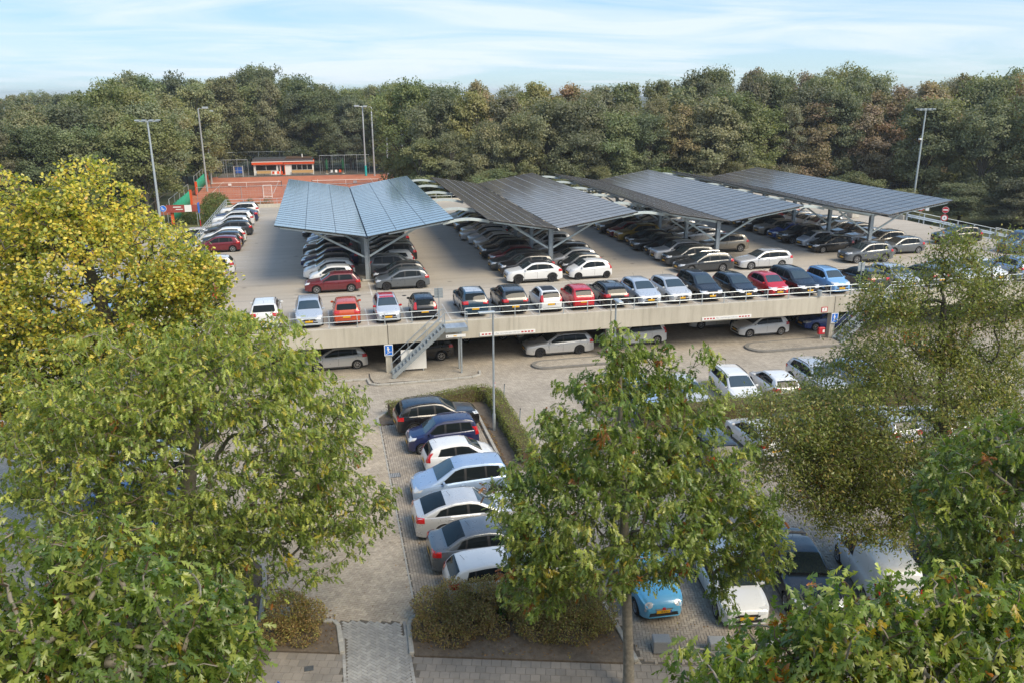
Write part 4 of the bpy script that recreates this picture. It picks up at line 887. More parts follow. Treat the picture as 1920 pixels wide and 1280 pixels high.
row(ROWS['c2r'], 59.8, [('city', 'white', dict(rim='rim_dark')), ('city', 'darkgrey'), ('hatch', 'silver'), ('estate', 'black'), ('hatch', 'silver'), ('suv', 'white'), ('hatch', 'black'), ('estate', 'silver'), ('hatch', 'grey'), ('suv', 'black'), ('hatch', 'white'), ('estate', 'silver')], 'far side of the first black canopy')
row(ROWS['c3l'], 60.0, [('estate', 'darkgrey', dict(rails='chrome')), ('suv', 'darkgrey'), ('suv', 'silver'), ('hatch', 'black'), ('sedan', 'darkgrey'), ('hatch', 'black'), ('suv', 'gold'), ('hatch', 'darkred'), ('suv', 'black'), ('hatch', 'silver'), ('estate', 'black'), ('hatch', 'grey'), ('suv', 'white')], 'gold crossover row')
row(ROWS['c3r'], 60.0, [('estate', 'silver'), None, None, ('suv', 'beige'), None, ('fastback', 'silver'), ('hatch', 'grey'), ('hatch', 'silver'), None, ('mpv', 'grey'), ('hatch', 'black'), ('suv', 'silver'), ('hatch', 'white')], 'opposite the gold crossover row')
row(ROWS['c4l'], 60.1, [('suv', 'grey'), None, ('hatch', 'black'), ('city', 'paleblue'), ('suv', 'black'), ('hatch', 'blue'), ('csuv', 'beige'), ('suv', 'black'), ('hatch', 'black'), ('estate', 'black'), ('hatch', 'silver'), ('suv', 'darkgrey'), ('hatch', 'white')], 'aisle side of the ramp canopy')
row(ROWS['c4r'], 60.3, [None, ('hatch', 'grey'), ('suv', 'beige'), ('csuv', 'white'), ('suv', 'black'), ('estate', 'white'), ('mpv', 'silver'), ('hatch', 'silver'), ('hatch', 'white'), ('hatch', 'red'), ('suv', 'silver'), ('estate', 'black')], 'ramp side of the last black canopy')
def wrow(lst):
    for (k, c, y, lab, kw) in lst: car(k, c, -9.75+rnd.uniform(-.1, .1), y, DZ, 180+rnd.uniform(-1, 1), lab, group='cars along the railing side wall', **kw)
wrow([('hatch', 'darkred', 78.6, 'bright dark red hatchback at the end of the railing wall row', {}), ('hatch', 'black', 81.1, 'black hatchback right behind the dark red one by the railing', {}), ('hatch', 'white', 83.6, 'white hatchback between two black cars by the railing', {}),
      ('estate', 'darkgrey', 87.8, 'dark grey estate car by the railing with an empty bay before it', {}), ('hatch', 'silver', 91.6, 'silver hatchback by the railing near the far wall', {}), ('suv', 'white', 94.2, 'white crossover by the railing next to the navy fastback', {}), ('fastback', 'navy', 97.6, 'navy blue fastback by the railing near the far corner', {}), ('suv', 'white', 101.5, 'white crossover in the far corner of the deck', {}),
      ('estate', 'white', 68.3, 'white estate car just inside the steel ramp', {}), ('suv', 'silver', 64.3, 'silver crossover with black roof and tow bar beside the yellow oak', dict(roof='plastic')), ('suv', 'darkgrey', 61.9, 'dark grey crossover beside the silver one with tow bar', {}), ('csuv', 'red', 59.0, 'red crossover with black roof half hidden by yellow leaves', dict(roof='plastic')), ('hatch', 'white', 56.4, 'white hatchback almost hidden behind yellow leaves', {})])
car('suv', 'black', 58.9, 65.7, DZ, 176, 'black crossover alone in front of the ramp road signs', group='cars on the ramp side of the deck')
car('van', 'vanblue', 61.6, 60.3, DZ, 178, 'slate blue passenger van beside the ramp', group='cars on the ramp side of the deck')
car('fiat', 'orange', 60.6, 56.4, DZ, 178, 'orange retro city car beside the slate blue van', group='cars on the ramp side of the deck')
# below the deck
car('hatch', 'silver', 0.1, 51.6, 0, 180, 'silver hatchback below the deck behind the oak leaves', group='cars below the deck')
car('suv', 'black', 5.6, 52.0, 0, 180, 'black crossover below the deck behind the steel stair', group='cars below the deck')
car('estate', 'silver', 15.0, 51.2, 0, 180, 'silver estate car below the deck at the brick island', group='cars below the deck', rim='rim_dark')
car('mpv', 'white', 20.9, 52.0, 0, 180, 'white people carrier below the deck behind the pillar', group='cars below the deck')
car('hatch', 'white', 30.7, 51.9, 0, 180, 'white hatchback below the deck behind the second brick island', group='cars below the deck')
car('caddy', 'white', 28.4, 54.8, 0, 180, 'white van in the dark behind the white hatchback', group='cars below the deck')
car('hatch', 'blue', 36.3, 52.3, 0, 180, 'blue hatchback below the deck behind the signed pillar', group='cars below the deck')
car('hatch', 'blue', 33.3, 55.0, 0, 180, 'blue hatchback deeper in the dark beside the signed pillar', group='cars below the deck')
for i, (k, c, x, y) in enumerate([('hatch', 'grey', -0.2, 54.2), ('suv', 'black', 10.6, 55.6), ('estate', 'darkgrey', 15.1, 54.0), ('hatch', 'silver', 21.4, 54.8)]):
    car(k, c, x, y, 0, 180, '{} in the dark second row below the deck', group='cars below the deck')
# the column beside the brick lane
G = 0.02
car('suv', 'black', 5.05, 40.05, G, 4, 'glossy black crossover tucked against the hedge corner', group='column beside the brick lane', roof='black')
car('panda', 'navy', 5.0, 37.55, G, 182, 'navy blue small car between black crossover and white small car', group='column beside the brick lane', rails='paint_navy')
car('city', 'white', 5.45, 34.95, G, 3, 'white small car between navy and light blue cars', group='column beside the brick lane')
car('mpv', 'iceblue', 5.05, 32.3, G, 181, 'light blue tall hatchback with orange indicators in the column', group='column beside the brick lane')
car('fastback', 'silver', 5.1, 29.5, G, 1, 'large silver fastback saloon beside the brick lane', group='column beside the brick lane')
car('sedan', 'grey', 5.35, 26.95, G, 1, 'dark grey coupe saloon beside the large silver fastback', group='column beside the brick lane')
car('hatch', 'white', 5.25, 24.75, G, 1, 'white hatchback with big tail lamps behind the brown hedge', group='column beside the brick lane')
# the row under the trees
f5 = car('fiat', 'fiatblue', 10.25, 23.35, G, -93, 'sky blue retro city car facing the stone blocks', group='row beside the pavement')
c = CT['fiat']; o = link('lettering', text_mesh('28-KXJ-1', 0.10), 'black_print', f5, (c.plate_x, 0.03, 0.47)); o.rotation_euler = (R(90), 0, R(90)); o.scale = (0.78, 1, 1)
car('hatch', 'white', 13.0, 22.55, G, -99, 'white hatchback facing the second stone block under the oak', group='row beside the pavement')
car('sedan', 'black', 15.75, 22.6, G, -104, 'black saloon with chrome grille under the airy oak', group='row beside the pavement')
car('caddy', 'white', 18.5, 22.0, G, 74, 'white delivery van under the airy oak trunk', group='row beside the pavement')
car('suv', 'darkgrey', 21.4, 21.4, G, 74, 'dark grey crossover right of the airy oak trunk', group='row beside the pavement')
car('estate', 'paleblue', 24.4, 20.8, G, 74, 'pale estate car behind the lobed oak boughs', group='row beside the pavement')
# rows either side of the far hedge
for i, (k, c, x, y, h, lab) in enumerate([('suv', 'iceblue', 16.6, 40.3, -90, 'pale blue crossover behind the centre oak'), ('hatch', 'silver', 19.4, 40.2, -90, 'silver hatchback behind the centre oak'), ('estate', 'white', 22.7, 40.4, -96, 'white estate car facing the hedge beside the centre oak top'), ('hatch', 'white', 25.2, 40.5, 84, 'white hatchback with red tail lamp facing away from the hedge'),
        ('suv', 'silver', 28.0, 40.4, -90, 'silver crossover beyond the hedge behind the airy oak'), ('hatch', 'iceblue', 30.8, 40.3, -90, 'pale blue hatchback beyond the hedge behind the airy oak'),
        ('hatch', 'white', 20.4, 33.9, 90, 'white hatchback this side of the hedge between the two oaks'), ('sedan', 'grey', 23.2, 33.7, 90, 'grey saloon this side of the hedge behind the airy oak'), ('suv', 'silver', 27.2, 33.6, 92, 'silver crossover this side of the hedge behind the airy oak'), ('estate', 'darkgrey', 17.4, 33.5, 90, 'dark grey estate car hidden behind the centre oak'), ('hatch', 'white', 30.2, 33.4, 90, 'white hatchback at the end of the hedge row behind the airy oak')]):
    car(k, c, x, y, 0.0, h, lab, group='cars beside the far hedge')
# lots hidden behind the left trees and beyond the steel ramp
for i, (k, c, x, y, h, lab) in enumerate([('hatch', 'blue', -8.6, 33.4, 0, 'blue hatchback glimpsed through the green oak'), ('suv', 'white', -8.4, 36.1, 180, 'white crossover glimpsed through the green oak'), ('hatch', 'silver', -8.6, 38.7, 0, 'silver hatchback glimpsed between green and yellow oaks'), ('city', 'blue', -8.8, 30.6, 0, 'small blue city car glimpsed low through the green oak'), ('estate', 'black', -8.4, 41.4, 0, 'black estate car glimpsed through the yellow oak'),
        ('hatch', 'blue', -25.3, 95.5, 190, 'blue hatchback beyond the yellow oak'), ('fastback', 'black', -23.6, 98.6, 190, 'black fastback beyond the blue hatchback'), ('hatch', 'lightblue', -17.8, 66.5, 180, 'light blue hatchback behind the yellow oak limbs'), ('hatch', 'white', -18.5, 61.5, 180, 'white hatchback behind the yellow oak limbs'), ('suv', 'white', -15.9, 103.4, 190, 'white crossover below the railing wall'), ('fastback', 'darkgrey', -15.6, 99.6, 190, 'dark grey fastback below the railing wall'), ('hatch', 'silver', -22.0, 82.5, 180, 'silver hatchback beside the ramp behind the yellow oak'), ('hatch', 'silver', 68.0, 79.5, 180, 'silver hatchback on the ground beyond the ramp signs')]):
    car(k, c, x, y, 0.0, h, lab, group='cars on the outer lots')

# ------------------------------------------------------------------ foliage
def leaf_template(kind):
    if kind == 'red':
        side = [(0.40, 0.25), (0.37, 0.045), (0.73, 0.33), (0.63, 0.045), (0.97, 0.19)]
        mid = [(0, 0), (0.36, 0), (0.64, 0), (1.06, 0)]
        V = mid+side+[(x, -y) for x, y in side]
        T = [(0, 4, 5), (0, 5, 1), (1, 5, 6), (1, 6, 7), (1, 7, 2), (2, 7, 8), (2, 8, 3)]
        F = T+[tuple((i if i < 4 else i+5) for i in reversed(t_)) for t_ in T]
    elif kind == 'oak':
        V = [(0, 0), (0.45, 0.20), (0.82, 0.27), (1.0, 0.05), (0.82, -0.27), (0.45, -0.20), (0.5, 0)]
        F = [(0, 6, 1), (6, 2, 1), (6, 3, 2), (6, 4, 3), (6, 5, 4), (0, 5, 6)]
    else:
        V = [(0, 0), (0.5, 0.21), (1, 0), (0.5, -0.21)]; F = [(0, 2, 1), (0, 3, 2)]
    V = np.array([(x, y, -0.28*abs(y)+0.10*x-0.30*x*x) for x, y in V]); return V, np.array(F)
_lt = leaf_template
def leaf_template(kind):
    if kind == 'oak4':
        V = [(0, 0), (0.45, 0.36), (0.95, 0.22), (1.0, -0.2), (0.5, -0.36)]; return np.array([(x, y, -0.25*abs(y)-0.2*x*x) for x, y in V]), np.array([(0, 2, 1), (0, 3, 2), (0, 4, 3)])
    return _lt(kind)
def unit(a): return a/np.maximum(1e-9, np.linalg.norm(a, axis=-1, keepdims=True))
def leaves_mesh(P, Dr, Nr, size, col, kind):
    """P base points, Dr leaf direction, Nr leaf normal (approximate), size per leaf, col per leaf"""
    T, F = leaf_template(kind); n = len(P); Dr = unit(Dr); S = unit(np.cross(Nr, Dr)); Nn = np.cross(Dr, S)
    V = P[:, None]+size[:, None, None]*(T[None, :, 0:1]*Dr[:, None]+T[None, :, 1:2]*S[:, None]+T[None, :, 2:3]*Nn[:, None])
    FF = (F[None]+np.arange(n)[:, None, None]*len(T)).reshape(-1, 3)
    return mesh_np('leaves', V.reshape(-1, 3), FF, np.repeat(col, len(T), axis=0), True)
def palette(n, cols, w, jit=0.18, rg=RG):
    cols = np.array(cols); idx = rg.choice(len(cols), n, p=np.array(w)/sum(w)); c = cols[idx]*(1+rg.uniform(-jit, jit, (n, 1)))
    return np.clip(c*(1+rg.uniform(-0.06, 0.06, (n, 3))), 0.003, 0.9)
def in_ellipsoids(n, els, rg, shell=0.5):
    out = []; w = np.array([e[2] if len(e) > 2 else e[1][0]*e[1][1]*e[1][2] for e in els]); w = w/w.sum(); k = rg.choice(len(els), n, p=w)
    d = unit(rg.normal(size=(n, 3))); r = np.where(rg.random(n) < shell, rg.uniform(0.82, 1.05, n), rg.uniform(0.25, 1.0, n)**0.6)
    C = np.array([e[0] for e in els])[k]; Rr = np.array([e[1] for e in els])[k]
    return C+d*r[:, None]*Rr
def grow(trunk, tips):
    pos = [np.array(p, float) for p in trunk]; par = [-1]+list(range(len(trunk)-1)); ax = np.array(trunk, float)
    d = np.min(np.linalg.norm(tips[:, None]-ax[None], axis=2), axis=1); order = np.argsort(d); tipid = []
    A = np.zeros((len(trunk)+3*len(tips)+5, 3)); A[:len(pos)] = pos; n = len(pos)
    for t_ in order:
        p = tips[t_]; v = A[:n]-p; dist = np.linalg.norm(v, axis=1); cost = dist+np.maximum(0, v[:, 2]+0.15*dist)*1.1+(np.arange(n) < 2)*2.0
        j = int(np.argmin(cost)); a = A[j]; L = dist[j]; k = 1 if L < 0.5 else 2; last = j
        for i in range(1, k+1):
            f_ = i/(k+1); q = a+(p-a)*f_+RG.normal(size=3)*0.05*L; q[2] += 0.10*L*math.sin(PI*f_)
            A[n] = q; pos.append(q); par.append(last); last = n; n += 1
        A[n] = p; pos.append(p); par.append(last); tipid.append(n); n += 1
    return A[:n], par, tipid, order
def near_tree(name, label, trunk, r_base, els, ntips, per, size, cols, w, kind, mat='leaf', bark='bark', seed=1, spread=0.26, droop=0.85, rmin=0.006, group=None, tipcol=None, shell=0.55, bare=0):
    global RG
    RG = np.random.default_rng(seed); tips = in_ellipsoids(ntips, els, RG, shell)
    A, par, tipid, order = grow(trunk, tips); n = len(A)
    cnt = np.zeros(n); cnt[tipid] = 1
    for i in range(n-1, 0, -1): cnt[par[i]] += cnt[i]
    rad = np.maximum(rmin, r_base*(np.maximum(cnt, 1)/cnt[0])**0.47)
    nt = len(trunk)
    for i in range(nt): rad[i] = max(rad[i], r_base*(1-0.75*i/nt))
    t_ = thing(name, label, 'tree', tuple(trunk[0]), 0, group); base = np.array(trunk[0])
    m = MB(); m.tube([A[i]-base for i in range(nt)], [float(rad[i]*(1.25 if i == 0 else 1)) for i in range(nt)], 12); m.obj('trunk', bark, t_, smooth=60)
    ch = {}
    for i in range(nt, n): ch.setdefault(par[i], []).append(i)
    m = MB(); m2 = MB(); done = set()
    def follow(j, i):
        pts, rr = [A[j]-base], [float(min(rad[j], rad[i]*1.25))]
        while True:
            pts.append(A[i]-base); rr.append(float(rad[i])); k = ch.get(i, [])
            if not k: break
            k.sort(key=lambda q: -cnt[q])
            for q in k[1:]: stack.append((i, q))
            i = k[0]
        (m if rr[0] > 0.02 else m2).tube(pts, rr, 6 if rr[0] > 0.03 else 4, False)
    stack = [(j, i) for j in range(nt) for i in ch.get(j, [])]
    while stack: follow(*stack.pop())
    if m.v: m.obj('limbs', bark, t_, smooth=60)['kind'] = 'stuff'
    if m2.v: m2.obj('twigs', 'twig', t_, smooth=60)['kind'] = 'stuff'
    # leaves in rosettes at the shoots
    T = np.array(tipid); P0 = A[T]; D0 = unit(P0-A[np.array(par)[T]]); keep = np.arange(len(T))
    if bare: keep = keep[RG.random(len(keep)) > bare*(P0[:, 2] > np.quantile(P0[:, 2], 0.8))]
    idx = np.repeat(keep, per); k = len(idx); off = RG.uniform(0, 1, k)**1.5
    P = P0[idx]-D0[idx]*(off*spread*1.6)[:, None]+RG.normal(size=(k, 3))*spread*0.32
    rd = unit(RG.normal(size=(k, 3))); Dr = D0[idx]*0.75+rd*0.95+np.array([0, 0, -droop])
    Nr = np.array([0, 0, 1.0])+RG.normal(size=(k, 3))*0.45
    tip_c = palette(len(T), cols, w, 0.10, RG); col = tip_c[idx]*(1+RG.uniform(-0.22, 0.22, (k, 1)))
    own = palette(k, cols, w, 0.1, RG); s = RG.random(k) < 0.25; col[s] = own[s]
    if tipcol: col = tipcol(P, col, RG)
    o = link('crown', leaves_mesh(P-base, Dr, Nr, RG.uniform(0.72, 1.2, k)*size, np.clip(col, 0.003, 0.9), kind), mat, t_)
    return t_
GREEN = [(0.174, 0.234, 0.050), (0.228, 0.288, 0.066), (0.126, 0.186, 0.046), (0.408, 0.444, 0.108), (0.33, 0.27, 0.03), (0.28, 0.11, 0.025)]
near_tree('red_oak', 'young red oak with slim pale trunk standing in the brown hedge bed', [(7.85, 18.75, 0), (7.8, 18.8, 1.4), (7.72, 18.9, 3.0), (7.6, 19.0, 4.8), (7.55, 19.0, 6.6), (7.4, 19.1, 8.4), (7.3, 19.1, 10.4)], 0.15,
    [((7.2, 19.1, 6.1), (3.0, 2.8, 2.1), 30), ((7.4, 19.2, 8.2), (2.1, 2.1, 1.9), 13), ((5.25, 19.0, 8.2), (0.6, 0.7, 1.0), 1.6), ((4.6, 19.0, 6.6), (1.0, 1.2, 1.1), 2.6), ((7.25, 19.0, 10.5), (0.55, 0.6, 1.1), 1.6), ((8.4, 19.0, 9.9), (0.7, 0.7, 0.9), 1.6), ((9.8, 19.0, 9.0), (0.7, 0.7, 1.5), 2.0), ((10.6, 19.0, 5.6), (1.6, 1.6, 1.5), 6), ((10.2, 19.0, 7.2), (1.3, 1.4, 1.3), 4), ((10.6, 18.5, 3.5), (0.45, 0.6, 1.2), 1.3), ((11.3, 18.9, 5.0), (1.1, 1.2, 1.2), 3.8), ((12.0, 18.9, 4.2), (0.8, 0.9, 1.0), 2.2), ((4.9, 18.6, 4.4), (1.0, 1.0, 0.9), 2.2), ((5.0, 18.8, 5.2), (1.0, 1.2, 0.9), 3)],
    2000, 13, 0.19, GREEN, [30, 26, 24, 15, 3, 2], 'red', seed=3, bark='bark_grey')
def lightening(P, col, rg):
    nz = np.array([noise.noise(Vector(p*0.6)) for p in P]); f_ = np.clip((P[:, 2]-5.2)/7+nz*0.5, 0.05, 0.78)[:, None]
    yl = palette(len(P), [(0.30, 0.36, 0.08), (0.38, 0.42, 0.09), (0.54, 0.48, 0.09)], [5, 4, 1.2], 0.15, rg)
    return np.where(rg.random((len(P), 1)) < f_, yl, col)
near_tree('red_oak', 'large green red oak in the grassy bed beside the brick lane', [(-5.8, 25.8, 0), (-5.6, 25.6, 1.6), (-5.2, 25.2, 3.4), (-4.8, 24.9, 5.2), (-4.4, 24.6, 7.0), (-3.9, 24.3, 8.8)], 0.30,
    [((-4.4, 24.2, 6.6), (5.0, 3.8, 3.4), 50), ((-3.0, 24.2, 9.4), (2.6, 2.4, 1.7), 8), ((-0.6, 23.6, 7.4), (1.7, 2.0, 1.8), 5), ((0.0, 22.8, 4.9), (1.7, 1.7, 1.0), 4.5), ((-7.6, 23.6, 6.4), (2.6, 2.4, 2.6), 11), ((-6.4, 24.6, 9.0), (2.8, 2.4, 1.6), 8), ((-2.2, 22.8, 3.9), (2.6, 1.8, 1.2), 6), ((-5.2, 22.6, 4.4), (2.6, 1.6, 1.6), 7)],
    3700, 11, 0.185, GREEN, [28, 28, 20, 20, 3, 1], 'red', seed=5, bark='bark_grey', tipcol=lightening)
def yellowing(P, col, rg):
    f_ = np.clip((P[:, 2]-6.8)/4.0, 0.08, 1)*0.85+rg.normal(size=len(P))*0.10
    nz = np.array([noise.noise(Vector(p*0.55)) for p in P]); f_ = np.clip(f_+nz*0.75, 0, 1)[:, None]
    yl = palette(len(P), [(0.80, 0.64, 0.12), (0.68, 0.60, 0.13), (0.62, 0.38, 0.10), (0.42, 0.45, 0.13)], [28, 36, 4, 32], 0.15, rg)
    return np.where(rg.random((len(P), 1)) < f_, yl, col)
near_tree('english_oak', 'big oak with yellow autumn leaves and dark bare limbs', [(-9.6, 33.0, 0), (-9.4, 32.8, 2.0), (-9.0, 32.5, 4.2), (-8.6, 32.3, 6.2), (-8.3, 32.2, 8.0), (-8.4, 32.2, 9.8), (-8.8, 32.2, 11.6)], 0.42,
    [((-8.8, 32.0, 10.4), (4.6, 3.6, 3.2), 40), ((-11.3, 31.5, 13.0), (2.2, 2.0, 1.6), 8), ((-8.2, 32, 13.4), (1.8, 1.8, 1.5), 6), ((-4.9, 31.6, 10.4), (1.5, 1.6, 1.0), 5), ((-5.4, 31.6, 8.4), (2.4, 2.0, 1.2), 8), ((-12.0, 31.5, 8.5), (3.2, 2.6, 2.6), 16), ((-9.0, 30.0, 6.8), (4.0, 2.2, 2.4), 20), ((-3.3, 30.6, 8.2), (1.4, 1.4, 0.9), 3)],
    3400, 27, 0.135, [(0.216, 0.264, 0.054), (0.156, 0.210, 0.042), (0.312, 0.348, 0.066), (0.456, 0.432, 0.060)], [30, 30, 25, 15], 'oak4', seed=8, spread=0.34, droop=0.15, tipcol=yellowing, shell=0.5, bare=0.25)
near_tree('red_oak', 'nearby red oak boughs reaching up beside the soil bed', [(-3.6, 9.0, 0), (-3.5, 9.0, 2.5), (-3.4, 9.1, 5.0), (-3.3, 9.2, 7.4), (-3.2, 9.3, 9.3), (-3.1, 9.4, 10.6)], 0.22,
    [((-3.1, 9.5, 9.9), (1.9, 1.7, 1.6), 20), ((-2.7, 9.5, 11.3), (0.5, 0.6, 0.9), 1.2), ((-3.7, 9.6, 11.3), (0.6, 0.7, 1.0), 2.0), ((-1.75, 9.6, 10.3), (0.5, 0.6, 0.8), 1.6), ((-3.0, 9.3, 8.2), (2.2, 1.8, 1.4), 12), ((-4.4, 9.4, 10.4), (1.0, 1.2, 1.5), 5)],
    1000, 12, 0.175, [(0.144, 0.210, 0.041), (0.198, 0.264, 0.054), (0.106, 0.168, 0.041), (0.372, 0.408, 0.096), (0.38, 0.30, 0.03), (0.32, 0.13, 0.03)], [30, 28, 22, 17, 2, 1], 'red', seed=13, bark='bark_grey')
near_tree('red_oak', 'nearby red oak boughs with a few orange leaves over the pavement', [(6.4, 6.6, 0), (6.4, 6.7, 2.5), (6.4, 6.8, 5.0), (6.4, 7.0, 7.4), (6.4, 7.1, 9.2), (6.4, 7.2, 10.2)], 0.22,
    [((6.4, 7.5, 9.6), (2.1, 1.4, 1.1), 20), ((5.7, 7.4, 10.9), (0.4, 0.5, 0.6), 1.4), ((6.5, 7.5, 10.8), (0.35, 0.5, 0.6), 1.2), ((7.8, 7.4, 10.6), (0.8, 0.8, 0.7), 3), ((4.4, 7.6, 10.0), (0.7, 0.7, 0.6), 2.2), ((6.6, 7.3, 8.4), (2.4, 1.6, 1.2), 10), ((8.6, 7.4, 9.8), (0.8, 0.9, 0.9), 3)],
    1000, 12, 0.175, [(0.144, 0.210, 0.041), (0.198, 0.264, 0.054), (0.106, 0.168, 0.041), (0.372, 0.408, 0.096), (0.42, 0.30, 0.03), (0.42, 0.15, 0.025)], [30, 28, 18, 20, 3, 2], 'red', seed=17, bark='bark_grey')
near_tree('red_oak', 'dense green red oak at the outer end of the pavement row', [(14.6, 13.0, 0), (14.5, 13.0, 2.5), (14.3, 13.0, 5.0), (14.2, 13.0, 7.0), (14.0, 13.0, 8.8), (13.9, 13.0, 10.0)], 0.22,
    [((14.0, 13.0, 8.6), (2.0, 1.7, 1.9), 20), ((12.9, 13.0, 9.0), (0.9, 0.9, 0.9), 4), ((13.6, 12.8, 7.0), (1.4, 1.2, 0.8), 5), ((15.2, 13.0, 9.6), (1.4, 1.3, 1.4), 6)],
    850, 12, 0.175, GREEN, [32, 26, 28, 12, 1, 1], 'red', seed=19, bark='bark_grey')
near_tree('airy_oak', 'tall airy small-leaved oak with olive leaves above the white delivery van', [(21.0, 21.7, 0), (20.9, 21.7, 1.6), (20.6, 21.7, 3.4), (20.2, 21.6, 5.2), (19.8, 21.5, 7.0), (19.4, 21.5, 8.8), (19.2, 21.5, 10.6)], 0.24,
    [((18.3, 21.5, 6.6), (3.9, 3.2, 2.7), 40), ((19.2, 21.5, 10.6), (1.1, 1.2, 2.2), 6), ((19.3, 21.5, 12.3), (0.6, 0.7, 1.0), 1.2), ((21.9, 21.5, 11.3), (1.5, 1.4, 1.6), 5), ((17.0, 21.5, 11.0), (0.9, 1.0, 1.2), 2.5), ((16.9, 21.5, 9.6), (1.3, 1.3, 1.7), 6), ((21.3, 21.5, 9.4), (1.4, 1.4, 1.9), 7), ((14.2, 21.5, 7.2), (1.8, 1.6, 0.9), 6), ((15.2, 21.2, 5.6), (2.6, 1.8, 1.8), 13), ((17.0, 21.0, 4.6), (2.6, 2.0, 1.6), 8), ((22.3, 21.5, 6.6), (2.2, 2.0, 2.4), 14), ((17.5, 20.6, 4.0), (2.8, 1.8, 1.3), 9), ((20.5, 20.8, 3.4), (2.2, 1.6, 1.2), 5), ((15.6, 21.4, 5.6), (1.4, 1.4, 1.1), 6)],
    4700, 28, 0.12, [(0.200, 0.227, 0.061), (0.155, 0.194, 0.050), (0.289, 0.305, 0.089), (0.244, 0.189, 0.061), (0.400, 0.355, 0.111), (0.34, 0.14, 0.035)], [30, 30, 24, 8, 7, 1], 'narrow', seed=23, spread=0.46, droop=0.1, rmin=0.005)

# hedges and shrubs
def shrub(name, label, cat, els, n, size, cols, w, seed, core=True, group=None, stems=0):
    rg = np.random.default_rng(seed); c0 = np.array(els[0][0]); base = np.array([c0[0], c0[1], 0.07])
    if name == 'brown_shrub': els = [((x, y, z*0.84), (a_*1.1, b_*1.15, c_*0.95)) for (x, y, z), (a_, b_, c_) in els]; n = int(n*1.3)
    P = in_ellipsoids(n, els, rg, 0.85); P = P[P[:, 2] > 0.1]; k = len(P)
    nz = np.array([noise.noise(Vector(p*2.2)) for p in P])[:, None]; P = P+unit(rg.normal(size=(k, 3)))*0.05+nz*0.10
    t_ = thing(name, label, cat, tuple(base), 0, group)
    link('foliage', leaves_mesh(P-base, rg.normal(size=(k, 3)), np.array([0, 0, 0.8])+rg.normal(size=(k, 3))*0.7, rg.uniform(0.7, 1.3, k)*size, palette(k, cols, w, 0.25, rg)*(1+0.35*nz), 'narrow'), 'leaf_hedge', t_)
    m = MB()
    for i in range(stems or 14):
        e = els[rg.integers(len(els))]; p = np.array(e[0])+rg.normal(size=3)*np.array(e[1])*0.45; q = np.array([e[0][0]+rg.normal()*0.12, e[0][1]+rg.normal()*0.1, 0.07])
        m.tube([q-base, (p+q)/2-base+rg.normal(size=3)*0.06, p-base], [0.022, 0.014, 0.006], 5, False)
    m.obj('stems', 'twig', t_, smooth=60)
    return t_
def hedge(name, label, pts, width, h, seed, cols, w, size=0.075, dens=520):
    rg = np.random.default_rng(seed); P = []; Nn = []
    base = np.array([pts[0][0], pts[0][1], 0.07]); core = MB()
    for p, q in zip(pts, pts[1:]):
        p, q = np.array(p), np.array(q); L = np.linalg.norm(q-p); d = (q-p)/L; nrm = np.array([-d[1], d[0]]); n = int(L*(width+2*h)*dens)
        s = rg.uniform(-0.1, L+0.1, n); u_ = rg.uniform(-h, width+h, n)
        yy = np.clip(u_, 0, width)-width/2; zz_ = np.where(u_ < 0, h+u_, np.where(u_ > width, h-(u_-width), h)); 
        pos = np.stack([p[0]+d[0]*s+nrm[0]*yy, p[1]+d[1]*s+nrm[1]*yy, zz_+0.02], 1)
        nz = np.array([noise.noise(Vector(a*1.6))*0.12+noise.noise(Vector(a*5))*0.05 for a in pos])
        out_ = np.stack([nrm[0]*np.sign(yy)*((u_ < 0) | (u_ > width)), nrm[1]*np.sign(yy)*((u_ < 0) | (u_ > width)), ((u_ >= 0) & (u_ <= width))*1.0], 1)
        pos = pos+out_*(nz+rg.normal(size=n)*0.03-0.03)[:, None]; P.append(pos); Nn.append(out_)
        a = p-d*0.02-base[:2]; b = q+d*0.02-base[:2]; m = (a+b)/2; core.cbox((m[0], m[1], h*0.42), (L, width*0.72, h*0.8), math.atan2(d[1], d[0]))
    P = np.concatenate(P); Nn = np.concatenate(Nn); k = len(P)
    t_ = thing(name, label, 'hedge', tuple(base)); nz = np.array([noise.noise(Vector(a*0.9)) for a in P])[:, None]
    link('foliage', leaves_mesh(P-base, rg.normal(size=(k, 3))+Nn*0.6, Nn+rg.normal(size=(k, 3))*0.6, rg.uniform(0.7, 1.3, k)*size, palette(k, cols, w, 0.25, rg)*(1+0.4*nz), 'narrow'), 'leaf_hedge', t_)
    core.obj('twig_core', 'twig', t_)
HG = [(0.19, 0.225, 0.045), (0.24, 0.25, 0.06), (0.14, 0.17, 0.035), (0.24, 0.18, 0.06)]
hedge('clipped_hedge', 'clipped green hedge bending round the black crossover', [(2.75, 42.0), (8.0, 43.55), (8.75, 42.8), (8.75, 34.4)], 0.85, 0.82, 31, HG, [40, 28, 26, 6])
hedge('clipped_hedge', 'long clipped hedge between the two rows behind the oaks', [(15.6, 37.4), (32.5, 37.4)], 1.3, 1.15, 32, HG, [40, 30, 26, 4], dens=420)
BR = [(0.312, 0.218, 0.094), (0.374, 0.258, 0.094), (0.234, 0.180, 0.078), (0.296, 0.296, 0.086), (0.437, 0.421, 0.109)]
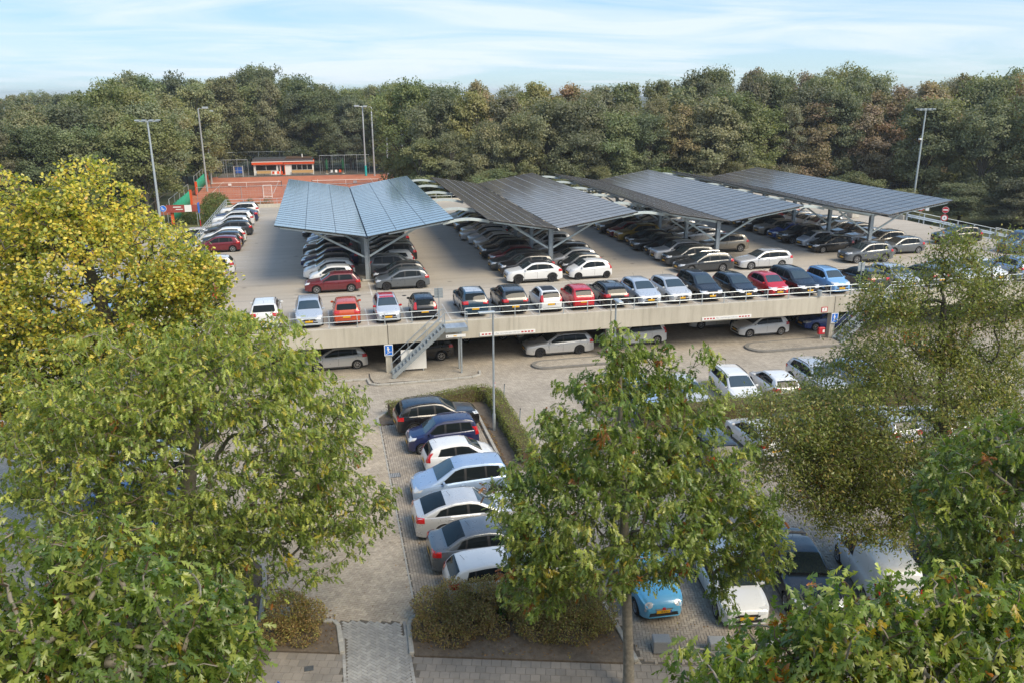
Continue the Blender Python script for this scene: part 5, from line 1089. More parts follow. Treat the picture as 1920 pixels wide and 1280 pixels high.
shrub('brown_shrub', 'brown tinged shrub between footpath and bare soil gap', 'shrub', [((2.55, 23.45, 0.85), (0.55, 0.55, 0.55)), ((3.35, 23.5, 0.9), (0.6, 0.6, 0.6)), ((4.15, 23.35, 0.85), (0.7, 0.6, 0.65)), ((3.7, 22.7, 0.6), (0.8, 0.6, 0.55)), ((3.1, 22.3, 0.35), (0.6, 0.45, 0.35)), ((4.5, 22.3, 0.35), (0.5, 0.4, 0.3)), ((2.3, 22.8, 0.45), (0.4, 0.5, 0.4)), ((4.8, 23.8, 0.95), (0.5, 0.5, 0.5))], 17000, 0.075, BR, [34, 30, 18, 12, 6], 41)
shrub('brown_shrub', 'yellow green and brown hedge shrub beside the slim pale trunk', 'shrub', [((5.7, 22.9, 0.85), (0.75, 0.75, 0.7)), ((6.5, 22.7, 0.9), (0.8, 0.75, 0.75)), ((7.3, 22.4, 0.85), (0.75, 0.75, 0.7)), ((8.0, 22.0, 0.75), (0.5, 0.8, 0.65)), ((5.9, 22.0, 0.5), (0.7, 0.6, 0.5)), ((7.0, 21.6, 0.5), (0.9, 0.55, 0.5)), ((6.2, 23.6, 1.0), (0.8, 0.5, 0.6)), ((7.4, 23.2, 0.95), (0.8, 0.6, 0.6))], 26000, 0.075, BR, [22, 24, 16, 22, 16], 42)
shrub('leafy_bush', 'brown leaved bush at the driveway end of the left bed', 'shrub', [((-2.1, 24.1, 0.75), (0.75, 0.65, 0.7)), ((-1.45, 24.0, 0.6), (0.55, 0.5, 0.5)), ((-2.5, 23.6, 0.45), (0.7, 0.5, 0.4)), ((-1.6, 23.3, 0.3), (0.5, 0.4, 0.28))], 11000, 0.075, BR, [30, 26, 20, 14, 10], 43)
shrub('ground_cover', 'low green ground cover under the big green oak', 'shrub', [((-4.6, 26.6, 0.12), (1.4, 2.0, 0.22)), ((-6.0, 25.2, 0.12), (1.6, 1.4, 0.22)), ((-3.6, 24.4, 0.2), (0.5, 0.5, 0.4))], 9000, 0.07, [(0.09, 0.10, 0.02), (0.13, 0.12, 0.03), (0.15, 0.10, 0.035)], [40, 35, 25], 44)
shrub('brown_shrub', 'dry brown shrub behind the red post at the lane corner', 'shrub', [((14.55, 41.5, 0.6), (0.5, 0.5, 0.6)), ((14.6, 40.6, 0.55), (0.5, 0.6, 0.55))], 6000, 0.07, BR, [34, 34, 20, 8, 4], 45)
shrub('leafy_bush', 'small green weed sprouting from the brown shrub', 'shrub', [((4.95, 22.9, 0.55), (0.14, 0.14, 0.4))], 160, 0.13, [(0.06, 0.16, 0.03), (0.08, 0.19, 0.035)], [1, 1], 46, stems=2)
shrub('low_hedge', 'low clipped box in front of the black saloon', 'shrub', [((17.0, 18.6, 0.35), (1.2, 0.6, 0.4)), ((18.4, 18.2, 0.3), (0.9, 0.6, 0.35))], 9000, 0.06, HG, [30, 20, 40, 10], 47)
shrub('roadside_bush', 'broad green bush below the railing wall', 'shrub', [((-16.4, 118.6, 1.0), (2.6, 2.0, 1.5)), ((-14.4, 120.5, 1.3), (1.9, 2.0, 1.9)), ((-15.2, 125.0, 1.4), (2.0, 2.0, 2.0)), ((-18.0, 118.4, 0.7), (1.2, 1.2, 0.9))], 16000, 0.22, [(0.11, 0.15, 0.035), (0.14, 0.175, 0.045), (0.20, 0.20, 0.06)], [50, 35, 15], 48)
for i, (x, s) in enumerate(((-7.6, 1.0), (-3.4, 1.2), (-9.8, 0.8))):
    shrub('weed_clump', ['tall weeds at the far wall below the clay court', 'thick weeds at the far wall by the blue canopy', 'thin weeds at the far wall corner'][i], 'weeds', [((x, 110.2, 2.9), (1.3*s, 0.5, 0.9*s)), ((x+0.6, 110.3, 3.5), (0.6*s, 0.4, 0.8*s))], 900, 0.2, [(0.13, 0.14, 0.04), (0.18, 0.15, 0.05)], [1, 1], 50+i)

# ------------------------------------------------------------------ the wood behind
def forest_proto(kind, seed):
    rg = np.random.default_rng(seed); H = 18.0
    cols, w = {'tall': ([(0.16, 0.18, 0.05), (0.20, 0.215, 0.06), (0.24, 0.245, 0.07)], [4, 4, 2]), 'oak': ([(0.125, 0.153, 0.046), (0.159, 0.185, 0.056), (0.209, 0.221, 0.072)], [4, 4, 2]), 'maple': ([(0.184, 0.200, 0.065), (0.234, 0.231, 0.080), (0.284, 0.262, 0.091)], [4, 4, 2]), 'brown': ([(0.258, 0.185, 0.085), (0.317, 0.195, 0.087), (0.217, 0.195, 0.078)], [4, 4, 4]),
        'willow': ([(0.317, 0.304, 0.117), (0.250, 0.250, 0.094), (0.385, 0.343, 0.140)], [4, 4, 2]), 'birch': ([(0.250, 0.237, 0.100), (0.209, 0.202, 0.085), (0.301, 0.267, 0.116)], [4, 4, 2])}[kind]
    rx = {'tall': 5.8, 'oak': 5.8, 'maple': 5.2, 'brown': 5.0, 'willow': 4.4, 'birch': 4.2}[kind]
    lobes = []; zlo = {'oak': 2.2, 'willow': 1.4, 'tall': 6.2}.get(kind, 1.8); slim = kind in ('birch', 'willow'); nb = 0
    while nb < (30 if kind in ('oak', 'tall') else 28):
        z = rg.uniform(zlo, H-1.6); f_ = (z-zlo)/(H-zlo); env = rx*(math.sin(PI*min(1, 0.30+f_*0.70))**0.55)*rg.uniform(0.75, 1.1); a = rg.uniform(0, 2*PI); q = env*rg.uniform(0.35, 0.8)
        s = rg.uniform(1.3, 2.6)*(0.75 if slim else 1.0); c = np.array([q*math.cos(a), q*math.sin(a), min(z, H-s*0.6)]); nb += 1
        for k in range(5):
            d = unit(rg.normal(size=3)); d[2] = d[2]*0.9+0.12; lobes.append((c+d*s*np.array([0.72, 0.72, 0.85]), s*rg.uniform(0.4, 0.72), nb))
    for k in range(6): d = unit(rg.normal(size=3)); lobes.append((np.array([0, 0, H-1.9])+d*np.array([1.3, 1.3, 0.7]), rg.uniform(0.8, 1.3), nb))
    P, D, Nn, S, Cc = [], [], [], [], []; per = 160; big = {}
    for c, s, g in lobes:
        d = unit(rg.normal(size=(per, 3))); d[:, 2] = np.where(d[:, 2] < -0.3, -d[:, 2], d[:, 2]); rr = rg.uniform(0.3, 1.12, per)
        p = c+d*(rr*s)[:, None]*np.array([1.05, 1.05, 1.08 if kind != 'willow' else 2.0])
        ax = unit(np.stack([p[:, 0], p[:, 1], (p[:, 2]-H*0.45)*0.6], 1))
        P.append(p); dd = rg.normal(size=(per, 3))+np.array([0, 0, -1.8 if kind == 'willow' else -0.4]); D.append(dd); Nn.append(d*0.8+ax*0.7+rg.normal(size=(per, 3))*0.38+np.array([0, 0, 0.35]))
        S.append(rg.uniform(0.20, 0.40, per)*(1.5 if kind == 'willow' else 1.0))
        if g not in big: big[g] = palette(1, cols, w, 0.12, rg)
        Cc.append(palette(per, cols, w, 0.10, rg)*0.35+big[g]*0.65)
    lobes = [(c, s) for c, s, g in lobes]
    V = leaves_mesh(np.concatenate(P), np.concatenate(D), np.concatenate(Nn), np.concatenate(S), np.concatenate(Cc), 'narrow' if slim else 'oak4')
    m = MB(); m.tube([(0, 0, -0.2), (0.1, 0, 3), (-0.1, 0.15, 7), (0.1, 0, 12), (0, 0, 16)], [0.34, 0.26, 0.21, 0.13, 0.04], 8)
    for c, s in lobes[::4]: m.tube([(0, 0, max(2.5, c[2]*0.55)), tuple(c*np.array([0.5, 0.5, 0.85])), tuple(c)], [0.12, 0.08, 0.03], 5, False)
    return V, m.mesh('trunk', 60)
PROTO = {k: [forest_proto(k, 100+i*7+j) for j in range(2 if k in ('oak', 'maple', 'brown') else 1)] for i, k in enumerate(('oak', 'maple', 'brown', 'willow', 'birch', 'tall'))}
FLAB = {'tall': 'clear-trunked green oak', 'oak': 'dark green oak', 'maple': 'mid green maple', 'brown': 'brown tinged autumn tree', 'willow': 'pale drooping willow-like tree', 'birch': 'slender olive tree'}
frg = random.Random(5)
def ftree(kind, x, y, h, where, wide=1.0, order=''):
    cr, tr = PROTO[kind][frg.randrange(len(PROTO[kind]))]
    t_ = thing('woodland_tree', FLAB[kind]+(', '+order+',' if order else '')+' '+where, 'tree', (x, y, -0.05), frg.uniform(0, 6.28), FLAB[kind]+' '+where); s = h/18.0; sx = (0.55+0.45*s)*wide*frg.uniform(0.9, 1.15); t_.scale = (sx, sx*frg.uniform(0.9, 1.1), s)
    link('crown', cr, 'leaf_far', t_); link('trunk', tr, 'bark', t_)
SKY = [(-30, 0.0), (-18.11, -0.0003), (-16.46, 0.0037), (-15.3, 0.01), (-14.51, 0.0036), (-13.09, 0.0025), (-11.83, 0.0144), (-10.58, 0.021), (-8.55, 0.0062), (-7.87, 0.0145), (-5.6, 0.023), (-3.29, 0.0294), (-1.67, 0.0203), (0.32, 0.0117), (2.37, 0.0057), (3.77, 0.0086), (5.9, 0.0133), (9.09, 0.0096), (14.47, 0.017), (18.05, 0.0125), (21.59, 0.0104), (25.02, 0.0246), (28.36, 0.0309), (31.64, 0.0262), (33.52, 0.0307), (36.03, 0.0224), (38.54, 0.0046), (39.61, 0.0151), (40.71, 0.0202), (41.9, 0.0105), (42.9, 0.0206), (43.95, 0.0213), (60, 0.02)]
def top_at(x, y): return 17.1+interp(SKY, math.degrees(math.atan2(x, y)))*math.hypot(x, y)
MIXR = ['oak']*4+['maple']*5+['brown']*1+['birch']*3
def band(x0, x1, y0, y1, step, f0, f1, where, mix=MIXR, skip=None, end='the court end'):
    x = x0; n = 0
    while x < x1:
        u_ = (x-x0)/(x1-x0); y = y0+(y1-y0)*u_+frg.uniform(-2, 2)
        if not (skip and skip(x, y)): ftree(frg.choice(mix), x, y, top_at(x, y)*frg.uniform(f0, f1), where, order=ordinal(n)+' from '+end); n += 1
        x += step*frg.uniform(0.75, 1.25)
# behind the deck and the ramp
band(24, 92, 119, 120, 4.6, 0.66, 0.84, 'front rank behind the deck')
band(18, 118, 127, 124, 4.8, 0.82, 0.94, 'second rank behind the deck')
band(14, 150, 138, 134, 5.0, 0.93, 1.0, 'rearmost rank behind the deck')
band(88, 108, 108, 84, 4.6, 0.74, 0.9, 'beside the ramp', ['oak', 'oak', 'maple'])
band(92, 128, 118, 88, 5.2, 0.9, 1.0, 'in the tall wood beyond the ramp', ['oak', 'oak', 'maple', 'brown'])
band(100, 165, 122, 96, 6.5, 0.96, 1.0, 'far beyond the ramp', ['oak', 'maple', 'brown'])
band(68, 104, 101, 80, 3.6, 0.24, 0.36, 'low undergrowth beside the ramp', ['oak', 'maple'], lambda x, y: abs(x-79.5) < 2.5)
band(24, 68, 113.5, 113.5, 4.5, 0.26, 0.4, 'undergrowth behind the deck wall', ['oak', 'maple', 'birch'])
# behind the tennis club
band(-24, 26, 197, 194, 5.6, 0.8, 0.95, 'right behind the clubhouse', ['oak', 'oak', 'maple'])
band(-30, 34, 206, 202, 6.5, 0.95, 1.0, 'in the dark wood behind the clubhouse', ['oak', 'oak', 'oak', 'maple'])
band(16, 34, 184, 172, 6, 0.7, 0.9, 'beside the far floodlights')
band(19, 30, 160, 142, 6, 0.62, 0.8, 'between floodlights and canopies', ['birch', 'maple', 'willow'])
ftree('willow', 24.2, 118.5, 12.3, 'drooping over the first black canopy', 1.05); ftree('maple', 14.2, 121, 10.8, 'next to the clay court corner'); ftree('birch', 18.6, 119.5, 11.8, 'between clay court and willow')
# left of the court and over the outer road
band(-29, -25, 140, 186, 1.0, 0.78, 0.92, 'along the court fence', ['tall', 'maple'], lambda x, y: False)
OUT = [(-23.0, 117.5, 14.0, 'tall'), (-24.5, 131, 15.5, 'tall'), (-27.5, 124, 15.5, 'maple'), (-29, 119, 12.8, 'oak'), (-31.5, 118, 12.8, 'maple'), (-35.5, 116, 13.2, 'oak'), (-39.5, 113, 13.6, 'birch'), (-43.5, 110, 13.8, 'willow'), (-33, 128, 15.6, 'oak'), (-38, 125, 15, 'maple'), (-43, 122, 15.0, 'maple'), (-29, 134, 18.4, 'oak'), (-34.5, 138, 16.8, 'oak'), (-40, 134, 15.8, 'maple'), (-46, 130, 15.5, 'oak'), (-26.5, 142, 17, 'tall'), (-28.5, 156, 19.5, 'oak'), (-31, 158, 20.0, 'oak'), (-23.5, 172, 19, 'maple'), (-28, 180, 20.5, 'oak'), (-50, 118, 14.5, 'oak'), (-38, 148, 16.5, 'maple'), (-45, 146, 16, 'oak'), (-52, 140, 15.6, 'birch')]
for n_, (x, y, h, k) in enumerate(sorted(OUT, key=lambda q: math.dist(q[:2], (-18.1, 98.2)))): ftree(k, x, y, h, 'over the outer road', order=ordinal(n_)+' from the light mast')
band(-110, -40, 330, 260, 9, 0.9, 1.02, 'on the hazy horizon', ['oak', 'maple'])
band(-60, 20, 240, 225, 9, 0.93, 1.0, 'far behind the club wood', ['oak', 'maple'])

# ------------------------------------------------------------------ tennis club
struct(MB().sheet([(-24, 128), (15, 128), (17, 186), (-22.5, 186)], 0.02).obj('clay_court', 'clay'))
struct(MB().sheet([(-21.5, 183.2), (17, 183.2), (17, 194), (-21.5, 194)], 0.03).obj('terrace', 'joint_sand'))
def fence(label, pts, n, h=3.0, r=0.05, mesh=True, mid=False):
    t_ = thing('wire_fence', label, 'fence')
    for p, q in zip(pts, pts[1:]):
        L = math.dist(p, q); k = max(1, round(n*L/sum(math.dist(a, b) for a, b in zip(pts, pts[1:]))))
        MB().tube([(p[0], p[1], h), (q[0], q[1], h)], r*0.9, 6).obj('top_rail', 'galv', t_)
        if mid: MB().tube([(p[0], p[1], 0.15), (q[0], q[1], 0.15)], r*0.5, 6).obj('bottom_rail', 'galv', t_)
        for i in range(k+1):
            x, y = p[0]+(q[0]-p[0])*i/k, p[1]+(q[1]-p[1])*i/k
            MB().tube([(x, y, 0), (x, y, h)], r, 6).obj('post', 'galv', t_)
        if mesh:
            m = MB(); dx_, dy_ = (q[0]-p[0])/L, (q[1]-p[1])/L
            for i in range(int(L/0.45)): a = i*0.45; m.tube([(p[0]+dx_*a, p[1]+dy_*a, 0.1), (p[0]+dx_*a, p[1]+dy_*a, h)], 0.006, 3, False)
            for i in range(1, 6): m.tube([(p[0], p[1], h*i/6), (q[0], q[1], h*i/6)], 0.006, 3, False)
            o = m.obj('wire', 'rail', t_); o['kind'] = 'stuff'
    return t_
fence('pale low wire fence along the near end of the clay court', [(-20.6, 146), (14.8, 146)], 10, 2.0)
fence('grey wire fence along the back of the club terrace', [(-23.8, 190.5), (-18, 193.5), (14, 193.5)], 9, 4.6)
fence('wire fence between terrace corner and clubhouse', [(-24, 184.5), (-15.2, 184.5)], 4, 3.6)
fence('wire fence beyond the clubhouse terrace', [(-0.2, 186.5), (10.5, 186.5)], 4, 4.0)
t_ = thing('court_gate', 'white framed gate in the low court fence', 'gate', (-9.2, 145.7, 0))
for x in (-0.7, 0.7): MB().tube([(x, 0, 0), (x, 0, 2.1)], 0.07, 6).obj('post', 'white_paint', t_)
for z in (0.15, 2.1): MB().tube([(-0.7, 0, z), (0.7, 0, z)], 0.06, 6).obj('rail', 'white_paint', t_)
for i in range(7): MB().tube([(-0.68, 0, 0.4+i*0.24), (0.68, 0, 0.4+i*0.24)], 0.015, 4).obj('bar', 'white_paint', t_)
MB().box(-0.25, 0.25, -0.06, -0.02, 2.2, 2.55).obj('notice', 'board_white', tag(link('court_sign', None, loc=(-15.2, 145.7, 0)), 'small white notice on the low court fence by the net', 'sign'))
MB().box(-0.3, 0.3, -0.06, -0.02, 2.1, 2.5).obj('notice', 'board_white', tag(link('court_sign', None, loc=(5.6, 145.7, 0)), 'small white notice on the low court fence behind the blue canopy', 'sign'))
for x, lab in ((-14.0, 'tennis net in front of the clubhouse windows'), (4.5, 'tennis net seen behind the blue canopy')):
    t_ = thing('tennis_net', lab, 'net', (x, 163, 0))
    for s in (-6.4, 6.4): MB().tube([(s, 0, 0), (s, 0, 1.1)], 0.07, 8).obj('post', 'steel_dark', t_)
    m = MB()
    for i in range(64): m.tube([(-6.4+i*0.2, 0, 0.05), (-6.4+i*0.2, 0, 0.95)], 0.008, 3, False)
    for i in range(9): m.tube([(-6.4, 0, 0.1+i*0.1), (6.4, 0, 0.1+i*0.1)], 0.008, 3, False)
    o = m.obj('mesh', 'net_black', t_); o['kind'] = 'stuff'
    MB().box(-6.4, 6.4, -0.03, 0.03, 0.93, 1.02).obj('tape', 'white_paint', t_); MB().box(-0.03, 0.03, -0.04, 0.04, 0.03, 0.92).obj('strap', 'white_paint', t_)
    for s in (-5.4, 5.4): struct(MB().box(x+s-0.05, x+s+0.05, 151.5, 175, 0.022, 0.026).obj('court_line', 'line_white'))
    for y in (151.5, 157, 169, 175): struct(MB().box(x-5.4, x+5.4, y-0.05, y+0.05, 0.027, 0.031).obj('court_line', 'line_white'))
cl_ = thing('clubhouse', 'low white clubhouse with orange fascia and dark roof', 'building', (-7.8, 188.5, 0))
MB().box(-6.4, 6.2, -2.2, 3.5, 0.05, 2.35).obj('wall', 'white_paint', cl_)
MB().box(-6.7, -0.2, -2.7, 4, 2.36, 2.95).obj('fascia', 'orange', cl_); MB().box(-0.1, 6.4, -2.55, 4, 2.36, 2.9).obj('fascia', 'orange', cl_)
MB().box(-6.72, 6.42, -2.74, -2.70, 2.86, 3.0).obj('fascia_strip', 'white_paint', cl_)
MB().box(-6.5, 6.2, -2.2, 4.2, 2.96, 3.5).obj('roof', 'steel_dark', cl_); MB().box(0.4, 5.9, -2.3, 3.9, 3.505, 3.6).obj('roof_moss', 'dark_wood', cl_); MB().tube([(3.9, 0, 3.5), (3.9, 0, 4.3)], 0.12, 8).obj('vent', 'white_paint', cl_)
def cwin(x0, x1, z0, z1, n):
    w_ = MB().box(x0, x1, -2.26, -2.21, z0, z1).obj('window', 'white_paint', cl_)
    for i in range(n): MB().box(x0+0.08+(x1-x0-0.08)*i/n, x0+(x1-x0-0.08)*(i+1)/n, -2.29, -2.262, z0+0.08, z1-0.08).obj('pane', 'glass', w_)
cwin(-6.0, -1.6, 1.05, 2.25, 2); cwin(1.5, 6.0, 1.05, 2.25, 4)
d_ = MB().box(-0.75, 0.15, -2.28, -2.21, 0.06, 2.25).obj('door', 'orange', cl_); MB().box(-0.6, 0.0, -2.32, -2.285, 0.3, 2.1).obj('pane', 'glass', d_)
d_ = MB().box(-1.35, -0.85, -2.28, -2.21, 0.06, 2.25).obj('door', 'board_white', cl_); MB().box(-1.25, -0.95, -2.32, -2.285, 0.9, 2.1).obj('pane', 'glass', d_)
def bench(x, y, w, lab):
    t_ = thing('terrace_bench', lab, 'bench', (x, y, 0.03)); MB().box(-w/2, w/2, -0.25, 0.2, 0.42, 0.5).obj('seat', 'wood', t_); MB().box(-w/2, w/2, 0.21, 0.27, 0.55, 1.0).obj('backrest', 'wood', t_)
    for s in (-w/2+0.1, 0, w/2-0.2): MB().box(s, s+0.08, -0.2, 0.2, 0, 0.415).obj('leg', 'steel_dark', t_)
bench(-12.1, 185.7, 3.0, 'long wooden bench below the clubhouse window with few panes'); bench(-4.0, 185.7, 4.6, 'long wooden bench below the clubhouse window with many panes')
def chair(x, y, mat, lab, g):
    t_ = thing('terrace_chair', lab, 'chair', (x, y, 0.03), frg.uniform(-0.6, 0.6), g); bevel(MB().box(-0.25, 0.25, -0.25, 0.25, 0.42, 0.47), 0.015, 1).obj('seat', mat, t_); bevel(MB().box(-0.25, 0.25, 0.22, 0.27, 0.471, 0.95), 0.015, 1).obj('backrest', mat, t_)
    for a in (-0.2, 0.2):
        for b in (-0.2, 0.2): MB().box(a-0.02, a+0.02, b-0.02, b+0.02, 0, 0.42).obj('leg', 'steel_dark', t_)
for x, m_ in ((-10.2, 'orange'), (-9.6, 'board_white'), (-9.0, 'orange'), (-8.4, 'orange')): chair(x, 184.6, m_, ('white' if m_ != 'orange' else 'orange')+' chair in the row before the clubhouse', ('white' if m_ != 'orange' else 'orange')+' row chairs')
for x, m_ in ((2.1, 'board_white'), (3.2, 'board_white'), (4.0, 'orange')): chair(x, 184.9, m_, ('white' if m_ != 'orange' else 'orange')+' chair under the folded parasols', ('white' if m_ != 'orange' else 'orange')+' parasol chairs')
for x, l_ in ((1.2, 'folded green parasol nearest the clubhouse'), (4.7, 'folded green parasol by the orange chair')):
    t_ = thing('parasol', l_, 'parasol', (x, 186, 0.03)); MB().tube([(0, 0, 0), (0, 0, 3.3)], 0.05, 8).obj('pole', 'wood', t_); MB().lathe([(0.12, 0.9), (0.24, 1.2), (0.26, 2.2), (0.12, 3.1), (0.02, 3.35)], 10).obj('canopy', 'parasol', t_); MB().lathe([(0.35, 0), (0.35, 0.12), (0.06, 0.14)], 12).obj('base', 'concrete_light', t_)
t_ = thing('terrace_table', 'dark terrace table right of the parasols', 'table', (6.6, 185.4, 0.03)); MB().box(-0.8, 0.8, -0.4, 0.4, 0.7, 0.76).obj('table_top', 'steel_dark', t_)
for a in (-0.7, 0.7): MB().box(a-0.03, a+0.03, -0.3, 0.3, 0, 0.69).obj('leg', 'steel_dark', t_)
t_ = thing('blue_container', 'blue storage bin beside the clubhouse gate', 'bin', (-17.3, 187.5, 0.03)); bevel(MB().box(-0.75, 0.75, -0.5, 0.5, 0.5, 1.6), 0.05, 1).obj('body', 'container_blue', t_); MB().box(-0.8, 0.8, -0.55, 0.55, 1.6, 1.7).obj('lid', 'container_blue', t_)
for a in (-0.6, 0.6): MB().box(a-0.08, a+0.08, -0.4, 0.4, 0, 0.499).obj('wheel_foot', 'steel_dark', t_)
t_ = thing('court_gate', 'grey framed gate left of the clubhouse', 'gate', (-17.2, 184.3, 0.03))
for x in (-0.9, 0.9): MB().box(x-0.12, x+0.12, -0.1, 0.1, 0, 2.3).obj('post', 'rail', t_)
for z in (0.3, 1.3, 2.2): MB().box(-0.78, 0.78, -0.03, 0.03, z, z+0.06).obj('bar', 'rail', t_)
# flood lights
def flood(x, y, h, lab, d=-1):
    t_ = thing('floodlight', lab, 'floodlight', (x, y, 0)); MB().tube([(0, 0, 0), (0, 0, h*0.6), (0, 0, h-0.15), (d*0.25, 0, h)], [0.18, 0.16, 0.13, 0.12], 8).obj('pole', 'rail', t_, smooth=50)
    MB().tube([(0, 0, h-0.1), (d*1.0, -0.2, h+0.05)], 0.04, 6).obj('arm', 'rail', t_); bevel(MB().box(d*1.2-0.5, d*1.2+0.5, -0.5, 0.2, h-0.1, h+0.25), 0.04, 1).obj('lamp_head', 'rail', t_)
    return t_
for x, y, h, l_ in ((9.3, 179.5, 14.4, 'tall floodlight with teal padded foot by the terrace'), (11.1, 179, 14.3, 'slim floodlight next to the teal padded one'), (13.0, 166, 13.8, 'floodlight whose foot is hidden by the birch'), (14.4, 150, 13.2, 'floodlight rising behind the young trees by the canopies'), (-21.2, 171, 13.8, 'floodlight at the far end of the green windscreen'), (-20.5, 158, 14.6, 'floodlight by the orange end of the green windscreen')):
    f_ = flood(x, y, h, l_, -1 if x > 0 else 1)
    if 'teal' in l_ and 'tall' in l_: MB().tube([(0, 0, 0.05), (0, 0, 2.2)], 0.24, 10).obj('padding', 'teal', f_)
# green wind screens on the court fence
def windscreen(pts, h, lab):
    t_ = thing('wind_screen', lab, 'fence'); n = 40; m = MB()
    for i in range(n+1):
        f_ = i/n; x = pts[0][0]+(pts[1][0]-pts[0][0])*f_; y = pts[0][1]+(pts[1][1]-pts[0][1])*f_; b = 0.07*math.sin(i*1.7); m.v += [(x+b, y, 0.15), (x+b*1.5, y, h*0.5), (x+b, y, h-0.12*abs(math.sin(i*0.9)))]
    for i in range(n):
        for k in (0, 1): m.f.append((i*3+k, (i+1)*3+k, (i+1)*3+k+1, i*3+k+1))
    o = m.obj('cloth', 'green_net', t_, smooth=60); md = o.modifiers.new('s', 'SOLIDIFY'); md.thickness = 0.02
    for i in range(5):
        f_ = i/4; x = pts[0][0]+(pts[1][0]-pts[0][0])*f_; y = pts[0][1]+(pts[1][1]-pts[0][1])*f_; MB().tube([(x-0.12, y, 0), (x-0.12, y, h+0.9)], 0.05, 6).obj('post', 'rail', t_)
    p, q = pts; MB().tube([(p[0]-0.12, p[1], h+0.9), (q[0]-0.12, q[1], h+0.9)], 0.035, 6).obj('top_rail', 'rail', t_)
    for s in (p, q): MB().box(s[0]-0.05, s[0]+0.3, s[1]-0.25, s[1]+0.25, 0.2, h).obj('end_banner', 'orange', t_)
windscreen([(-20.0, 116.5), (-20.3, 136.0)], 2.7, 'green windscreen with orange ends beside the outer road')
windscreen([(-21.6, 152.0), (-22.3, 173.0)], 2.4, 'green windscreen on the far fence left of the net')
t_ = thing('club_banner', 'red and white banner on the fence by the blue round sign', 'banner', (-18.9, 116.0, 0)); MB().box(-1.6, 0.7, -0.02, 0.02, 1.9, 2.9).obj('red_cloth', 'banner_red', t_); MB().box(0.72, 1.6, -0.02, 0.02, 1.95, 2.85).obj('white_cloth', 'board_white', t_); MB().box(1.62, 2.3, -0.02, 0.02, 1.95, 2.85).obj('red_cloth', 'banner_red', t_)
for a in (-1.5, 2.2): MB().tube([(a, 0.06, 0), (a, 0.06, 3.0)], 0.035, 6).obj('post', 'rail', t_)
MB().box(-0.7, 0.3, -0.026, -0.0205, 2.55, 2.68).obj('print', 'board_white', t_); MB().box(-0.4, 0.5, -0.026, -0.0205, 2.25, 2.35).obj('print', 'board_white', t_)
t_ = thing('footway_sign', 'round blue footway sign on a grey post by the banner', 'sign', (-20.4, 113.4, 0)); MB().tube([(0, 0, 0), (0, 0, 3.2)], 0.035, 8).obj('post', 'galv', t_)
def disc(mat, r, y, nm, par, z, x=0.0):
    m = MB().add([(x+r*math.cos(2*PI*i/20), y, z+r*math.sin(2*PI*i/20)) for i in range(20)]+[(x+r*math.cos(2*PI*i/20), y+0.015, z+r*math.sin(2*PI*i/20)) for i in range(20)], [tuple(range(20)), tuple(range(39, 19, -1))]+[(i, 20+i, 20+(i+1) % 20, (i+1) % 20) for i in range(20)]); return m.obj(nm, mat, par)
disc('board_white', 0.42, -0.06, 'rim', t_, 2.8); disc('blue_sign', 0.38, -0.08, 'face', t_, 2.8)
MB().box(-0.16, -0.06, -0.084, -0.081, 2.6, 3.0).obj('figure', 'board_white', t_); MB().box(0.04, 0.14, -0.084, -0.081, 2.58, 2.8).obj('figure', 'board_white', t_)
t_ = thing('parking_sign', 'edge-on blue sign on a red and white post below the railing', 'sign', (-15.0, 106.2, 0)); MB().tube([(0, 0, 0), (0, 0, 4.3)], 0.05, 8).obj('post', 'galv', t_); bevel(MB().box(-0.06, 0.06, -0.5, 0.5, 3.1, 4.3), 0.02, 1).obj('plate', 'blue_sign', t_); MB().tube([(0, 0, 1.4), (0, 0, 2.2)], 0.058, 8).obj('red_sleeve', 'red_sign', t_)

# ------------------------------------------------------------------ ramps
def ramp(x0, x1, ya, yb, za, zb, lab, sgn):
    t_ = thing('steel_ramp', lab, 'ramp'); m = MB(); z_ = 0.18
    m.add([(x0, ya, za), (x1, ya, zb), (x1, yb, zb), (x0, yb, za), (x0, ya, za-z_), (x1, ya, zb-z_), (x1, yb, zb-z_), (x0, yb, za-z_)], [(0, 1, 2, 3), (7, 6, 5, 4), (0, 4, 5, 1), (1, 5, 6, 2), (2, 6, 7, 3), (3, 7, 4, 0)]); m.obj('ramp_plate', 'steel_ramp', t_)
    for y in (ya, yb):
        for h in (0.5, 0.68): MB().bar((x0, y, za+h), (x1, y, zb+h), 0.06, 0.13).obj('guard_rail', 'steel_ramp', t_)
        MB().tube([(x0, y+0.15, za+1.15), (x1, y+0.15, zb+1.15)], 0.035, 6).obj('hand_rail', 'galv', t_)
        for i in range(7): f_ = i/6; x = x0+(x1-x0)*f_; z = za+(zb-za)*f_; MB().box(x-0.05, x+0.05, y+0.08, y+0.22, z-0.1, z+1.15).obj('post', 'galv', t_)
    for i in range(1, 4): f_ = i/4; x = x0+(x1-x0)*f_; MB().box(x-0.12, x+0.12, ya+0.5, yb-0.5, 0, za+(zb-za)*f_-0.2).obj('trestle', 'galv', t_)
ramp(X0+0.02, -22.5, 69.4, 77.8, DZ-0.03, 0.12, 'blue grey steel ramp behind the yellow oak', -1)
ramp(X1+0.12, 78.0, 66.4, 79.2, DZ-0.03, 0.12, 'blue grey steel ramp with road signs beside the wood', 1)
